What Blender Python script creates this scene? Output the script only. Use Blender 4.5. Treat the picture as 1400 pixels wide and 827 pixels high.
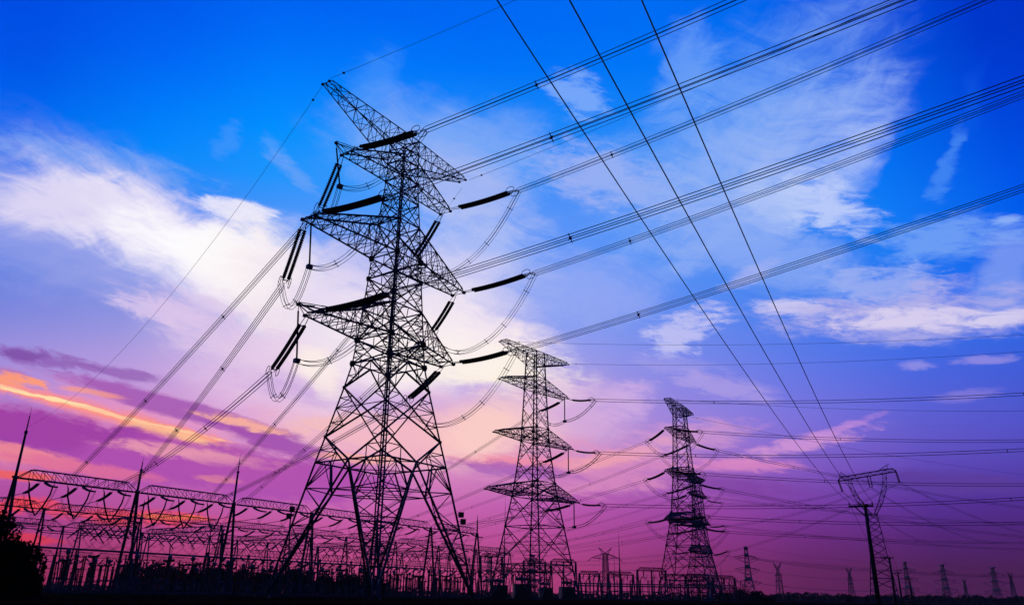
import bpy, math, random
from mathutils import Vector, Matrix, noise as mnoise
R = math.radians
random.seed(7)
for o in list(bpy.data.objects):
    bpy.data.objects.remove(o)
sc = bpy.context.scene
col = sc.collection

# ------------------------------------------------------------------ camera
CAMZ = 1.7
cam = bpy.data.cameras.new('camera')
camo = bpy.data.objects.new('camera', cam)
col.objects.link(camo)
cam.sensor_width = 36.0
cam.lens = 1071.0 / 1400.0 * 36.0
cam.clip_start = 0.1
cam.clip_end = 20000
camo.location = (0, 0, CAMZ)
camo.matrix_world = (Matrix.Translation((0, 0, CAMZ)) @ Matrix.Rotation(R(90 + 20.55), 4, 'X')
                     @ Matrix.Rotation(R(0.91), 4, 'Z'))
sc.camera = camo

# ------------------------------------------------------------------ exposure
sc.view_settings.view_transform = 'Standard'
sc.view_settings.look = 'None'
sc.view_settings.exposure = 0.0
sc.view_settings.gamma = 1.0
sc.view_settings.use_curve_mapping = False

# ------------------------------------------------------------------ sky (dusk, with its clouds) in directions: azimuth / elevation in degrees
def s2l(c):
    c /= 255.0
    return c / 12.92 if c <= 0.04045 else ((c + 0.055) / 1.055) ** 2.4
def rgb(c):
    return (s2l(c[0]), s2l(c[1]), s2l(c[2]), 1.0)
SKY_AZ= [-52, -44, -36, -28, -20, -12, -4, 4, 12, 20, 28, 36, 44, 52]
SKY_EL= [0, 2, 4, 6, 8, 10, 12, 14, 16, 19, 22, 25, 28, 31, 34, 37, 40, 43, 46]
SKY_RGB=[
(151,41,79, 167,63,130, 175,78,162, 175,93,181, 170,126,206, 153,142,221, 121,133,221, 93,126,225, 66,121,231, 15,116,239, 0,100,237, 0,81,230, 0,72,225, 0,72,225, 0,72,225, 0,72,225, 0,72,225, 0,72,225, 0,72,225, ),
(150,40,76, 164,57,117, 174,74,154, 176,84,171, 174,103,189, 168,132,211, 151,142,221, 124,134,221, 98,128,224, 62,120,232, 16,116,239, 0,103,238, 0,84,232, 0,74,226, 0,72,225, 0,72,225, 0,72,225, 0,72,225, 0,72,225, ),
(150,40,75, 161,54,108, 172,70,146, 176,80,165, 175,91,179, 173,114,198, 165,137,215, 147,141,222, 122,133,221, 88,125,226, 54,119,233, 11,117,240, 0,105,240, 0,88,234, 0,79,230, 0,77,229, 0,78,230, 0,80,231, 0,81,232, ),
(157,43,80, 165,54,106, 176,71,142, 183,85,165, 188,100,183, 191,119,199, 189,142,214, 180,154,223, 155,150,224, 112,137,225, 77,130,235, 39,131,244, 3,136,252, 0,122,250, 0,104,245, 0,91,238, 0,89,237, 0,90,238, 0,91,239, ),
(177,56,98, 181,65,118, 188,79,150, 197,99,174, 208,125,192, 215,148,206, 219,166,217, 216,177,225, 197,176,229, 146,158,231, 108,149,239, 74,146,248, 30,148,253, 2,144,254, 0,129,253, 0,112,247, 0,98,242, 0,98,242, 0,98,242, ),
(187,66,113, 190,73,129, 197,86,158, 205,107,181, 217,138,195, 227,165,207, 232,182,217, 233,191,225, 220,192,230, 174,174,234, 131,160,240, 97,156,249, 61,152,252, 28,148,252, 8,134,252, 0,119,250, 0,103,244, 0,100,242, 0,100,242, ),
(184,65,115, 187,71,128, 193,84,156, 201,103,178, 213,132,192, 222,160,203, 225,176,213, 222,185,223, 211,187,231, 175,175,236, 137,162,241, 105,157,248, 76,152,251, 48,146,250, 20,134,250, 0,118,249, 0,105,244, 0,101,242, 0,101,242, ),
(169,57,112, 173,62,124, 180,74,151, 187,90,174, 193,113,189, 196,136,201, 191,149,213, 178,154,223, 163,157,232, 136,159,242, 111,156,248, 96,150,248, 76,145,249, 48,143,250, 21,132,250, 0,118,248, 0,108,245, 0,104,243, 0,104,243, ),
(130,41,92, 136,46,106, 151,58,139, 161,75,168, 166,99,190, 167,122,208, 159,133,220, 144,136,227, 128,138,233, 106,142,240, 89,144,245, 79,144,247, 63,141,247, 40,137,248, 16,129,248, 0,119,247, 0,109,244, 0,107,243, 0,107,243, ),
(96,31,79, 101,35,92, 112,46,129, 122,61,162, 130,85,189, 133,107,210, 125,117,222, 111,121,228, 96,124,233, 75,128,238, 61,133,242, 52,137,246, 38,133,246, 22,126,244, 6,120,244, 0,113,242, 0,104,239, 0,104,239, 0,105,240, ),
(75,27,69, 77,30,81, 81,37,118, 86,50,152, 95,71,180, 99,88,201, 91,98,214, 78,103,223, 63,109,231, 39,117,241, 25,122,244, 15,123,245, 3,114,243, 0,104,238, 0,93,232, 0,84,227, 0,82,227, 0,84,228, 0,86,229, ),
(70,25,65, 71,27,76, 74,34,112, 77,47,145, 80,66,176, 78,79,197, 69,86,208, 57,92,217, 44,100,228, 23,105,237, 2,97,239, 0,86,233, 0,75,224, 0,63,214, 0,56,206, 0,54,204, 0,57,206, 0,60,209, 0,63,212, ),
(70,25,65, 71,27,77, 74,36,118, 78,53,154, 80,73,186, 74,83,203, 61,89,214, 47,98,225, 32,105,234, 8,100,239, 0,88,235, 0,73,224, 0,59,212, 0,49,201, 0,45,195, 0,45,195, 0,45,195, 0,45,195, 0,45,195, ),
(70,25,65, 71,28,80, 75,39,127, 80,61,168, 78,79,197, 65,87,211, 49,97,224, 32,105,234, 13,102,239, 0,90,235, 0,73,223, 0,57,210, 0,47,199, 0,45,195, 0,45,195, 0,45,195, 0,45,195, 0,45,195, 0,45,195, ),
]
CLOUDS=[
(-6.35,31.58,11.43,3.84,-0.7,-0,(154,184,245),.55,.15,.9,.7,0),
(-12.49,35.07,3.66,2.29,61.0,-0,(79,156,252),.4,.1,.9,.6,0),
(-3.75,28.34,7.60,3.21,-19.7,-0,(176,189,242),.75,.1,.9,.8,0),
(8.27,29.09,8.81,2.09,-15.7,-0,(169,184,242),.75,.1,.9,.9,0),
(18.93,31.17,14.68,6.24,27.2,-0,(134,176,247),.7,.0,1.15,.9,0),
(20.30,28.73,11.43,4.63,25.0,-0,(170,190,245),.65,.05,1.2,1.1,0),
(14.47,36.16,3.58,3.93,-22.4,-0,(124,172,248),.6,.1,.9,1.0,0),
(24.70,26.05,4.30,2.05,-26.7,-0,(196,210,251),.85,.1,1.0,1.1,0),
(26.64,28.65,2.50,2.88,-1.5,-0,(180,200,250),.6,.1,1.1,1.0,0),
(21.12,26.60,3.70,2.00,-26.7,-0,(180,200,248),.7,.1,.9,.9,0),
(5.71,34.82,2.92,1.55,-22.3,-0,(140,182,250),.65,.1,.8,1.2,0),
(33.08,26.99,0.63,2.49,-21.9,-0,(79,146,246),.6,.1,.9,.9,0),
(35.44,30.52,0.80,2.60,-26.2,-0,(21,96,234),.35,.1,.9,.9,0),
(35.09,22.73,0.91,0.45,-2.1,-0,(143,180,248),.9,.1,.7,.6,0),
(31.67,22.11,5.68,1.86,-2.5,-0,(122,168,246),.75,.1,.9,.9,0),
(34.82,19.61,1.81,3.38,-11.4,-0,(142,168,242),.6,.1,.9,.9,0),
(18.63,23.60,8.97,2.81,-20.3,-0,(144,174,245),.7,.1,.9,.9,0),
(26.31,20.36,5.65,1.66,-18.4,-0,(159,178,242),.8,.1,.9,1.0,0),
(20.75,19.29,3.01,0.91,-10.8,-0,(208,204,242),.9,.1,.8,.9,0),
(27.78,17.86,10.80,2.01,-5.3,-0,(180,176,232),.85,.1,.9,.9,0),
(28.18,17.51,6.03,1.05,-5.5,-0,(220,210,240),.9,.1,.85,1.3,0),
(33.66,16.83,2.42,0.63,-0.4,-0,(216,208,240),.8,.1,.8,.8,0),
(17.89,21.62,3.15,0.72,18.9,-0,(168,180,242),.7,.1,.8,.8,0),
(13.35,18.49,3.33,1.67,10.4,-0,(196,196,244),.85,.1,.95,1.6,0),
(12.37,15.77,3.70,1.04,-10.2,-0,(168,160,232),.5,.1,.9,.9,0),
(15.65,14.17,4.06,1.13,-14.9,-0,(184,164,230),.6,.1,.8,.9,0),
(28.15,14.54,1.31,0.43,-6.4,-0,(164,156,230),.6,.1,.7,.9,0),
(32.18,14.42,1.83,0.41,-2.0,-0,(164,152,228),.6,.1,.7,.9,0),
(30.79,12.38,2.07,0.50,2.8,-0,(140,128,220),.6,.1,.7,.9,0),
(20.43,9.98,5.74,0.72,9.5,-0,(220,156,214),.75,.1,.8,1.2,1),
(22.62,10.69,3.79,0.42,17.0,-0,(200,144,220),.6,.1,.8,.9,1),
(16.20,8.76,4.88,0.69,-4.6,-0,(224,138,196),.8,.1,.8,.9,1),
(28.67,7.09,6.90,0.99,-5.0,-0,(92,60,154),.8,.1,.8,.7,1),
(16.08,7.29,5.30,1.08,-7.2,-0,(122,60,156),.6,.1,.8,.7,1),
(-30.92,26.41,8.70,1.40,1.9,-0,(122,168,244),.6,.1,.9,.9,0),
(-22.99,29.83,1.84,1.12,58.1,-0,(74,152,252),.5,.1,.9,1.1,0),
(-19.14,29.88,1.76,0.64,-37.8,-0,(90,162,251),.5,.1,.9,1.1,0),
(-17.82,28.56,3.20,0.74,-28.8,-0,(120,168,246),.5,.1,.9,.9,0),
(-29.44,21.69,14.86,5.19,-9.5,-0,(180,180,236),.55,.1,.9,.6,0),
(-28.39,23.47,10.70,2.68,-2.5,-0,(226,218,245),.9,.0,.8,1.0,0),
(-22.15,21.73,13.19,3.20,-11.2,-0,(236,230,250),.95,.0,.75,.95,0),
(-21.43,25.35,3.13,0.90,-0.1,-0,(228,228,251),.95,.1,.6,.9,0),
(-32.54,23.38,3.93,1.38,16.1,-0,(222,214,244),.7,.1,.7,.8,0),
(-22.19,22.03,9.53,2.20,-11.0,-0,(253,251,255),1,.1,.8,.6,0),
(-20.57,21.51,6.13,2.22,-11.6,-0,(255,255,255),1,.1,.7,.3,0),
(-16.71,20.20,9.43,4.33,-22.8,-0,(251,244,246),.95,.1,.8,.6,0),
(-14.83,17.80,8.41,4.65,-33.7,-0,(244,228,238),.85,.1,.9,.6,0),
(-25.65,17.73,3.75,0.97,-5.7,-0,(220,200,238),.8,.1,.7,.9,0),
(-21.46,17.32,7.40,2.28,-11.0,-0,(220,196,234),.75,.1,.9,.9,0),
(-16.03,14.59,9.72,4.04,-14.9,-0,(236,208,234),.7,.1,.95,.5,0),
(-7.88,19.38,11.53,5.83,-15.7,-0,(221,210,242),.8,.05,.9,.6,0),
(-3.56,23.85,7.51,4.26,-7.0,-0,(194,203,246),.6,.1,.95,.8,0),
(-4.59,21.14,6.77,3.22,-16.4,-0,(224,216,244),.6,.1,.95,.8,0),
(5.71,21.26,7.36,3.19,-1.1,-0,(166,178,242),.5,.1,.95,.9,0),
(-1.07,17.51,6.13,2.14,-10.2,-0,(251,234,240),.9,.05,.9,.5,0),
(-6.06,16.82,8.22,3.71,2.5,-0,(247,230,242),.75,.05,.95,.5,0),
(-14.78,14.95,2.35,1.32,-44.2,-0,(251,232,238),.8,.1,.9,.6,0),
(-12.79,13.29,8.82,1.33,-6.1,-0,(195,160,224),.6,.1,.9,.6,0),
(-3.20,14.54,6.53,1.27,-19.5,-0,(192,164,230),.8,.1,.9,.6,0),
(-7.43,12.54,7.97,1.25,-2.4,-0,(201,166,226),.5,.1,.9,.7,0),
(-2.14,15.89,8.25,2.55,-6.2,-0,(255,244,228),.95,.05,.8,.6,0),
(-7.22,17.82,7.70,4.23,2.9,-0,(253,242,242),.75,.05,.9,.6,0),
(-13.75,15.03,3.15,1.75,-44.4,-0,(255,240,232),.8,.1,.9,.7,0),
(-7.30,10.47,13.98,2.36,-0.8,-0,(248,188,196),.85,.05,.95,.5,1),
(-1.46,11.16,5.88,2.61,14.7,-0,(253,208,200),.9,.05,.95,.5,1),
(-13.11,11.32,5.09,0.82,9.4,-0,(246,192,188),.6,.1,.9,1.2,1),
(4.47,12.79,5.91,3.15,-9.8,-0,(232,188,224),.55,.1,.95,.7,0),
(8.79,13.53,3.21,1.56,13.4,-0,(224,184,230),.6,.1,.95,.9,0),
(5.47,8.65,7.83,2.24,0.1,-0,(221,142,192),.75,.1,.8,1.0,1),
(7.59,9.41,5.76,0.81,13.2,-0,(242,164,176),.8,.1,.8,1.0,1),
(0.18,9.02,4.77,0.72,-1.1,-0,(240,143,168),.9,.1,.8,.9,1),
(0.72,8.46,5.79,0.77,-5.0,-0,(168,96,184),.85,.1,.7,.9,1),
(12.31,10.62,6.17,1.31,6.5,-0,(224,160,204),.6,.1,.9,.9,1),
(-30.72,8.75,14.44,2.11,-3.0,-0,(240,140,174),.85,.05,.8,.6,1),
(-25.21,11.20,9.01,1.69,-6.6,-0,(242,154,192),.6,.05,.9,.6,1),
(-31.72,13.64,3.91,0.72,-4.3,-0,(142,92,180),.8,.1,.7,1.4,1),
(-32.96,13.71,1.60,0.40,0.5,-0,(127,80,168),.8,.1,.6,.9,1),
(-27.38,13.34,3.09,0.47,-3.1,-0,(148,96,180),.8,.1,.7,1.0,1),
(-22.96,11.43,9.33,0.81,-9.9,-0,(164,90,180),.9,.1,.6,.6,1),
(-16.99,9.96,5.48,0.98,-16.0,-0,(164,82,176),.95,.1,.6,.6,1),
(-33.08,12.42,1.58,0.44,-2.5,-0,(184,120,184),.8,.1,.7,.9,1),
(-28.66,10.91,9.84,0.63,-8.4,-0,(244,144,158),.9,.1,.7,1.0,1),
(-22.69,9.71,5.59,0.56,-11.5,-0,(252,160,136),.9,.1,.7,1.0,1),
(-28.65,10.86,10.67,0.29,-8.1,-0,(255,148,132),.95,.05,.55,.7,1),
(-28.22,10.82,9.90,0.18,-8.2,-0,(255,200,160),1,.1,.6,1.2,1),
(-22.68,9.67,4.20,0.28,-11.6,-0,(255,188,146),1,.1,.7,1.1,1),
(-31.23,11.27,3.27,0.15,-5.7,-0,(255,228,176),.9,.1,.8,.9,1),
(-32.62,12.12,2.58,0.49,-0.6,-0,(255,156,120),.95,.1,.7,1.4,1),
(-28.86,11.96,2.56,0.28,-3.5,-0,(245,154,144),.8,.1,.7,.9,1),
(-19.07,10.90,3.42,0.44,-9.6,-0,(253,180,160),.9,.1,.7,1.4,1),
(-29.09,8.78,11.24,1.51,-6.3,-0,(158,66,168),1,.05,.4,.6,1),
(-30.85,9.41,5.67,1.23,-4.6,-0,(162,66,166),1,.1,.5,.6,1),
(-19.54,7.34,12.59,1.72,-2.7,-0,(176,80,176),1,.08,.5,.5,1),
(-21.58,8.55,6.49,0.66,-4.0,-0,(240,160,176),.8,.1,.8,1.2,1),
(-19.97,7.07,1.86,0.33,0.4,-0,(248,154,136),.85,.1,.8,1.3,1),
(-15.21,7.34,9.77,1.27,-2.1,-0,(182,84,176),.7,.1,.9,.6,1),
(-31.69,7.66,3.94,0.69,-5.5,-0,(242,138,152),.9,.1,.6,.8,1),
(-27.96,7.20,5.44,0.58,-3.9,-0,(224,112,156),.85,.1,.7,.9,1),
(-31.44,6.46,2.33,0.34,-1.8,-0,(240,96,92),.9,.1,.7,.9,1),
(-31.45,4.64,2.61,0.61,9.6,-0,(248,72,78),.9,.1,.8,1.2,1),
(-24.93,4.41,7.25,0.67,-0.2,-0,(238,74,86),.8,.1,.9,1.3,1),
(-22.78,4.52,2.64,0.23,0.8,-0,(255,122,80),.7,.1,.7,.9,1),
(-30.33,2.88,2.32,0.42,-2.8,-0,(224,58,76),.8,.1,.7,.8,1),
(-10.84,9.00,3.59,0.45,-0.4,-0,(248,176,156),.7,.1,.7,.9,1),
]

world = bpy.data.worlds.new('World')
sc.world = world
world.use_nodes = True
nt = world.node_tree
nt.nodes.clear()
N = nt.nodes.new
def lk(a, b): nt.links.new(a, b)
def sock(node, name, v):
    s = node.inputs[name]
    if hasattr(v, 'is_output') or isinstance(v, bpy.types.NodeSocket):
        lk(v, s)
    else:
        s.default_value = v
def M(op, a, b=None, clamp=False, c=None):
    n = N('ShaderNodeMath'); n.operation = op; n.use_clamp = clamp
    sock(n, 0, a)
    if b is not None: sock(n, 1, b)
    if c is not None: sock(n, 2, c)
    return n.outputs[0]
def smooth(v, lo, hi, t0=0.0, t1=1.0):
    n = N('ShaderNodeMapRange'); n.interpolation_type = 'SMOOTHSTEP'
    sock(n, 'Value', v); sock(n, 'From Min', lo); sock(n, 'From Max', hi)
    sock(n, 'To Min', t0); sock(n, 'To Max', t1)
    return n.outputs[0]
def mixc(f, a, b):
    n = N('ShaderNodeMix'); n.data_type = 'RGBA'; n.clamp_factor = True
    for s, v in ((n.inputs[0], f), (n.inputs[6], a), (n.inputs[7], b)):
        if isinstance(v, bpy.types.NodeSocket): lk(v, s)
        else: s.default_value = v
    return n.outputs[2]
tc = N('ShaderNodeTexCoord')
sep = N('ShaderNodeSeparateXYZ'); lk(tc.outputs['Generated'], sep.inputs[0])
dx, dy, dz = sep.outputs
az = M('MULTIPLY', M('ARCTAN2', dx, dy), 180 / math.pi)
el = M('MULTIPLY', M('ARCSINE', dz), 180 / math.pi)
ELX = SKY_EL[-1]
elf = M('MULTIPLY', el, 1.0 / ELX, clamp=True)
base = None
for i, hx in enumerate(SKY_RGB):
    r = N('ShaderNodeValToRGB'); lk(elf, r.inputs[0])
    r.color_ramp.interpolation = 'LINEAR'
    e = r.color_ramp.elements
    while len(e) < len(SKY_EL): e.new(0.5)
    for j, v in enumerate(SKY_EL):
        e[j].position = v / ELX
    for j, v in enumerate(SKY_EL):
        e[j].color = rgb(hx[3 * j:3 * j + 3])
    if base is None: base = r.outputs[0]
    else:
        st = SKY_AZ[1] - SKY_AZ[0]
        f = M('MULTIPLY_ADD', az, 1.0 / st, c=-(SKY_AZ[i - 1]) / st, clamp=True)
        base = mixc(f, base, r.outputs[0])
cmb = N('ShaderNodeCombineXYZ'); lk(az, cmb.inputs[0]); lk(el, cmb.inputs[1])
def noise_tex(vec, scale, detail, rough, rot=0.0, sx=1.0, sy=1.0, dist=0.0, loc=(0, 0, 0)):
    mp = N('ShaderNodeMapping'); mp.vector_type = 'POINT'
    # POINT scales first and rotates after, so rotate in a first node
    m0 = N('ShaderNodeMapping'); m0.inputs['Rotation'].default_value = (0, 0, R(rot)); m0.inputs['Location'].default_value = loc
    lk(vec, m0.inputs[0]); lk(m0.outputs[0], mp.inputs[0]); mp.inputs['Scale'].default_value = (sx, sy, 1)
    n = N('ShaderNodeTexNoise'); n.noise_dimensions = '3D'
    lk(mp.outputs[0], n.inputs['Vector']); n.inputs['Scale'].default_value = scale
    n.inputs['Detail'].default_value = detail; n.inputs['Roughness'].default_value = rough
    n.inputs['Distortion'].default_value = dist
    return n
def warp(vec, amt, *a, **k):
    n = noise_tex(vec, *a, **k)
    s = N('ShaderNodeVectorMath'); s.operation = 'SUBTRACT'; lk(n.outputs['Color'], s.inputs[0]); s.inputs[1].default_value = (.5, .5, .5)
    m = N('ShaderNodeVectorMath'); m.operation = 'MULTIPLY'; lk(s.outputs[0], m.inputs[0]); m.inputs[1].default_value = (amt[0], amt[1], 0)
    ad = N('ShaderNodeVectorMath'); ad.operation = 'ADD'; lk(vec, ad.inputs[0]); lk(m.outputs[0], ad.inputs[1])
    return ad.outputs[0]
w1 = warp(cmb.outputs[0], (7.0, 3.6), 0.11, 3, .5, sy=1.6)
w2 = warp(w1, (1.8, 1.0), 0.45, 6, .65, rot=14, sx=.6, sy=1.6, loc=(31, 7, 3))
w3 = warp(cmb.outputs[0], (2.6, .55), 0.35, 9, .7, rot=10, sx=.6, sy=2.2, loc=(5, 17, 3))
def fbm(vec, *a, **k):
    n = noise_tex(vec, *a, **k)
    return M('MULTIPLY', M('SUBTRACT', n.outputs['Fac'], .5), 3.3)
NW = M('ADD', M('MULTIPLY', fbm(w1, 1.0, 10, .68, rot=15, sx=.16, sy=.62, dist=.5), .65),
       M('MULTIPLY', fbm(w1, 1.0, 9, .68, rot=-28, sx=.17, sy=.55, dist=.3, loc=(9, 40, 5)), .45))
NB = M('ADD', M('MULTIPLY', fbm(w1, 1.0, 10, .68, rot=12, sx=.28, sy=.85, dist=.4, loc=(3, 3, 8)), .8),
       M('MULTIPLY', NW, .3))
NF = M('ADD', M('MULTIPLY', fbm(w3, 1.0, 9, .7, rot=10, sx=.42, sy=1.5, dist=.4, loc=(23, 3, 8)), .85),
       M('MULTIPLY', NW, .45))
sky = base
for (ca, ce, La, Lb, ang, cv, hx, stg, lo, hi, namp, kind) in CLOUDS:
    mp = N('ShaderNodeMapping'); mp.vector_type = 'TEXTURE'
    lk(w3 if Lb < 1.5 else (w2 if Lb < 3.2 else w1), mp.inputs[0])
    mp.inputs['Location'].default_value = (ca, ce, 0)
    mp.inputs['Rotation'].default_value = (0, 0, R(ang))
    mp.inputs['Scale'].default_value = (La * 1.25, Lb * (1.35 if Lb > 1.2 else 1.15), 1)
    g = N('ShaderNodeTexGradient'); g.gradient_type = 'SPHERICAL'; lk(mp.outputs[0], g.inputs[0])
    gg = g.outputs['Fac']
    nn = M('MULTIPLY', NF if Lb < 2.6 else (NB if kind else NW), (.8 if Lb < 2.6 else .62) * namp)
    v = M('MULTIPLY_ADD', gg, 1.25, c=nn)
    edge = smooth(gg, 0.0, .32)
    m = M('MULTIPLY', smooth(v, .06 + lo * .5, .25 + max(hi, .5) * .85, 0.0, stg), edge)
    sky = mixc(m, sky, rgb(hx))
# away from the sunset the dusk sky is dim
back = smooth(M('ABSOLUTE', az), 62.0, 105.0)
up = smooth(el, 50.0, 78.0)
dim = M('MAXIMUM', back, up)
sky = mixc(dim, sky, (0.006, 0.014, 0.05, 1))
bg = N('ShaderNodeBackground'); lk(sky, bg.inputs[0]); bg.inputs[1].default_value = 1.0
wo = N('ShaderNodeOutputWorld'); lk(bg.outputs[0], wo.inputs[0])
try:
    world.cycles.sampling_method = 'MANUAL'; world.cycles.sample_map_resolution = 512
except Exception: pass

# ------------------------------------------------------------------ sun: just above the horizon behind the clouds, far left of the towers
sl = bpy.data.lights.new('sun', 'SUN'); sl.energy = 0.12; sl.angle = R(3); sl.color = (1.0, .55, .4)
so = bpy.data.objects.new('sun', sl); col.objects.link(so)
so.rotation_euler = (R(-86), 0, R(25))   # light travels towards the camera from azimuth -25
# ------------------------------------------------------------------ helpers
GZ = 1.2                       # level of the plain
def dirv(a): return Vector((math.cos(R(a)), math.sin(R(a)), 0))
UP = Vector((0, 0, 1))
class MB:
    def __init__(s): s.v = []; s.f = []; s.m = []
    def bar(s, p, q, w, w2=None, mi=0):
        p = Vector(p); q = Vector(q); d = q - p
        if d.length < 1e-4: return
        d.normalize()
        a = d.cross(UP)
        if a.length < .05: a = Vector((1, 0, 0))
        a.normalize(); b = d.cross(a)
        h = w / 2; g = (w2 if w2 is not None else w) / 2
        i = len(s.v)
        for c, r in ((p, h), (q, g)):
            s.v += [c + a * r, c + b * r, c - a * r, c - b * r]
        s.f += [(i, i + 1, i + 5, i + 4), (i + 1, i + 2, i + 6, i + 5), (i + 2, i + 3, i + 7, i + 6), (i + 3, i, i + 4, i + 7),
                (i + 3, i + 2, i + 1, i), (i + 4, i + 5, i + 6, i + 7)]
        s.m += [mi] * 6
    def box(s, c, sx, sy, sz, rz=0.0, mi=0):
        c = Vector(c); i = len(s.v); ca, sa = math.cos(rz), math.sin(rz)
        for z in (-sz / 2, sz / 2):
            for x, y in ((-1, -1), (1, -1), (1, 1), (-1, 1)):
                x *= sx / 2; y *= sy / 2
                s.v.append(c + Vector((x * ca - y * sa, x * sa + y * ca, z)))
        s.f += [(i, i + 3, i + 2, i + 1), (i + 4, i + 5, i + 6, i + 7), (i, i + 1, i + 5, i + 4), (i + 1, i + 2, i + 6, i + 5),
                (i + 2, i + 3, i + 7, i + 6), (i + 3, i, i + 4, i + 7)]
        s.m += [mi] * 6
    def tube(s, pts, r, n=5, rad=None, closed=False, mi=0):
        pts = [Vector(p) for p in pts]; k = len(pts); i0 = len(s.v)
        for j, p in enumerate(pts):
            t = (pts[(j + 1) % k] - pts[j - 1]) if closed else (pts[min(j + 1, k - 1)] - pts[max(j - 1, 0)])
            t.normalize()
            a = t.cross(UP)
            if a.length < .05: a = t.cross(Vector((1, .3, 0)))
            a.normalize(); b = a.cross(t)
            rr = rad[j] if rad else r
            for q in range(n):
                an = 2 * math.pi * q / n
                s.v.append(p + a * (math.cos(an) * rr) + b * (math.sin(an) * rr))
        m = k if closed else k - 1
        for j in range(m):
            A = i0 + j * n; B = i0 + ((j + 1) % k) * n
            for q in range(n):
                q2 = (q + 1) % n
                s.f.append((A + q, A + q2, B + q2, B + q)); s.m.append(mi)
        if not closed:
            s.f.append(tuple(i0 + q for q in reversed(range(n)))); s.f.append(tuple(i0 + (k - 1) * n + q for q in range(n))); s.m += [mi, mi]
    def poly(s, pts, mi=0):
        i = len(s.v); s.v += [Vector(p) for p in pts]; s.f.append(tuple(range(i, i + len(pts)))); s.m.append(mi)
    def build(s, name, mats, parent=None, smooth_=False, origin=None):
        me = bpy.data.meshes.new(name)
        o0 = Vector(origin) if origin is not None else None
        vs = [tuple(v - o0) for v in s.v] if o0 is not None else [tuple(v) for v in s.v]
        me.from_pydata(vs, [], s.f)
        if not isinstance(mats, (list, tuple)): mats = [mats]
        for m in mats: me.materials.append(m)
        if len(mats) > 1: me.polygons.foreach_set('material_index', s.m)
        if smooth_: me.polygons.foreach_set('use_smooth', [True] * len(me.polygons))
        me.update()
        o = bpy.data.objects.new(name, me); col.objects.link(o)
        if parent is not None: o.parent = parent
        if o0 is not None: o.location = o0
        return o
def tag(o, label=None, cat=None, group=None, kind=None):
    if label: o['label'] = label
    if cat: o['category'] = cat
    if group: o['group'] = group
    if kind: o['kind'] = kind
    return o
def thing(name, label, cat, loc=(0, 0, 0), rz=0.0, group=None):
    o = bpy.data.objects.new(name, None); col.objects.link(o)
    o.location = loc; o.rotation_euler = (0, 0, rz); o.empty_display_size = .5
    return tag(o, label, cat, group)
def copy_tree(o, parent=None):
    c = o.copy(); col.objects.link(c); c.parent = parent
    for ch in o.children: copy_tree(ch, c)
    return c

# ------------------------------------------------------------------ materials
def mat(name, c1, c2=None, rough=.6, metal=0.0, scale=2.0, bump=0.0, spec=.3):
    m = bpy.data.materials.new(name); m.use_nodes = True
    t = m.node_tree; b = t.nodes['Principled BSDF']
    b.inputs['Roughness'].default_value = rough; b.inputs['Metallic'].default_value = metal
    b.inputs['Specular IOR Level'].default_value = spec
    if c2 is None: c2 = tuple(x * .6 for x in c1)
    tx = t.nodes.new('ShaderNodeTexCoord'); n = t.nodes.new('ShaderNodeTexNoise'); n.inputs['Scale'].default_value = scale
    n.inputs['Detail'].default_value = 5
    t.links.new(tx.outputs['Object'], n.inputs['Vector'])
    r = t.nodes.new('ShaderNodeValToRGB'); t.links.new(n.outputs['Fac'], r.inputs[0])
    r.color_ramp.elements[0].position = .35; r.color_ramp.elements[1].position = .65
    r.color_ramp.elements[0].color = (*c2, 1); r.color_ramp.elements[1].color = (*c1, 1)
    t.links.new(r.outputs[0], b.inputs['Base Color'])
    if bump:
        bp = t.nodes.new('ShaderNodeBump'); bp.inputs['Strength'].default_value = bump
        t.links.new(n.outputs['Fac'], bp.inputs['Height']); t.links.new(bp.outputs[0], b.inputs['Normal'])
    return m
STEEL = mat('weathered_steel', (.10, .105, .115), (.055, .055, .06), .55, .4, 1.3)
STEEL2 = mat('galvanised_steel', (.14, .145, .15), (.08, .08, .085), .5, .5, 1.0)
INSUL = mat('brown_porcelain', (.03, .02, .018), (.018, .013, .012), .6, 0, 4, spec=.12)
WIRE = mat('dull_aluminium_wire', (.07, .07, .075), (.05, .05, .05), .5, .6, 3)
CONC = mat('aged_concrete', (.11, .1, .1), (.07, .065, .065), .9, 0, 2.5, .2)
LEAF = mat('dark_foliage', (.03, .04, .015), (.012, .02, .008), .9, 0, 1.5, spec=0)
LEAF2 = mat('dry_foliage', (.04, .026, .012), (.015, .012, .006), .9, 0, 1.2, spec=0)
BARK = mat('bark', (.08, .06, .045), (.04, .03, .025), .9, 0, 5, .4)
PLATE = mat('painted_plate', (.12, .12, .14), (.08, .08, .09), .6, 0, 3)
TANK = mat('grey_tank_paint', (.2, .2, .21), (.13, .13, .14), .5, 0, 1.5)
SOIL = mat('dry_soil_and_stubble', (.045, .017, .010), (.008, .005, .004), .95, 0, .35, .3, spec=0)
YARD = mat('gravel_yard', (.06, .05, .05), (.03, .026, .026), .95, 0, .8, .3, spec=0)

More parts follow.
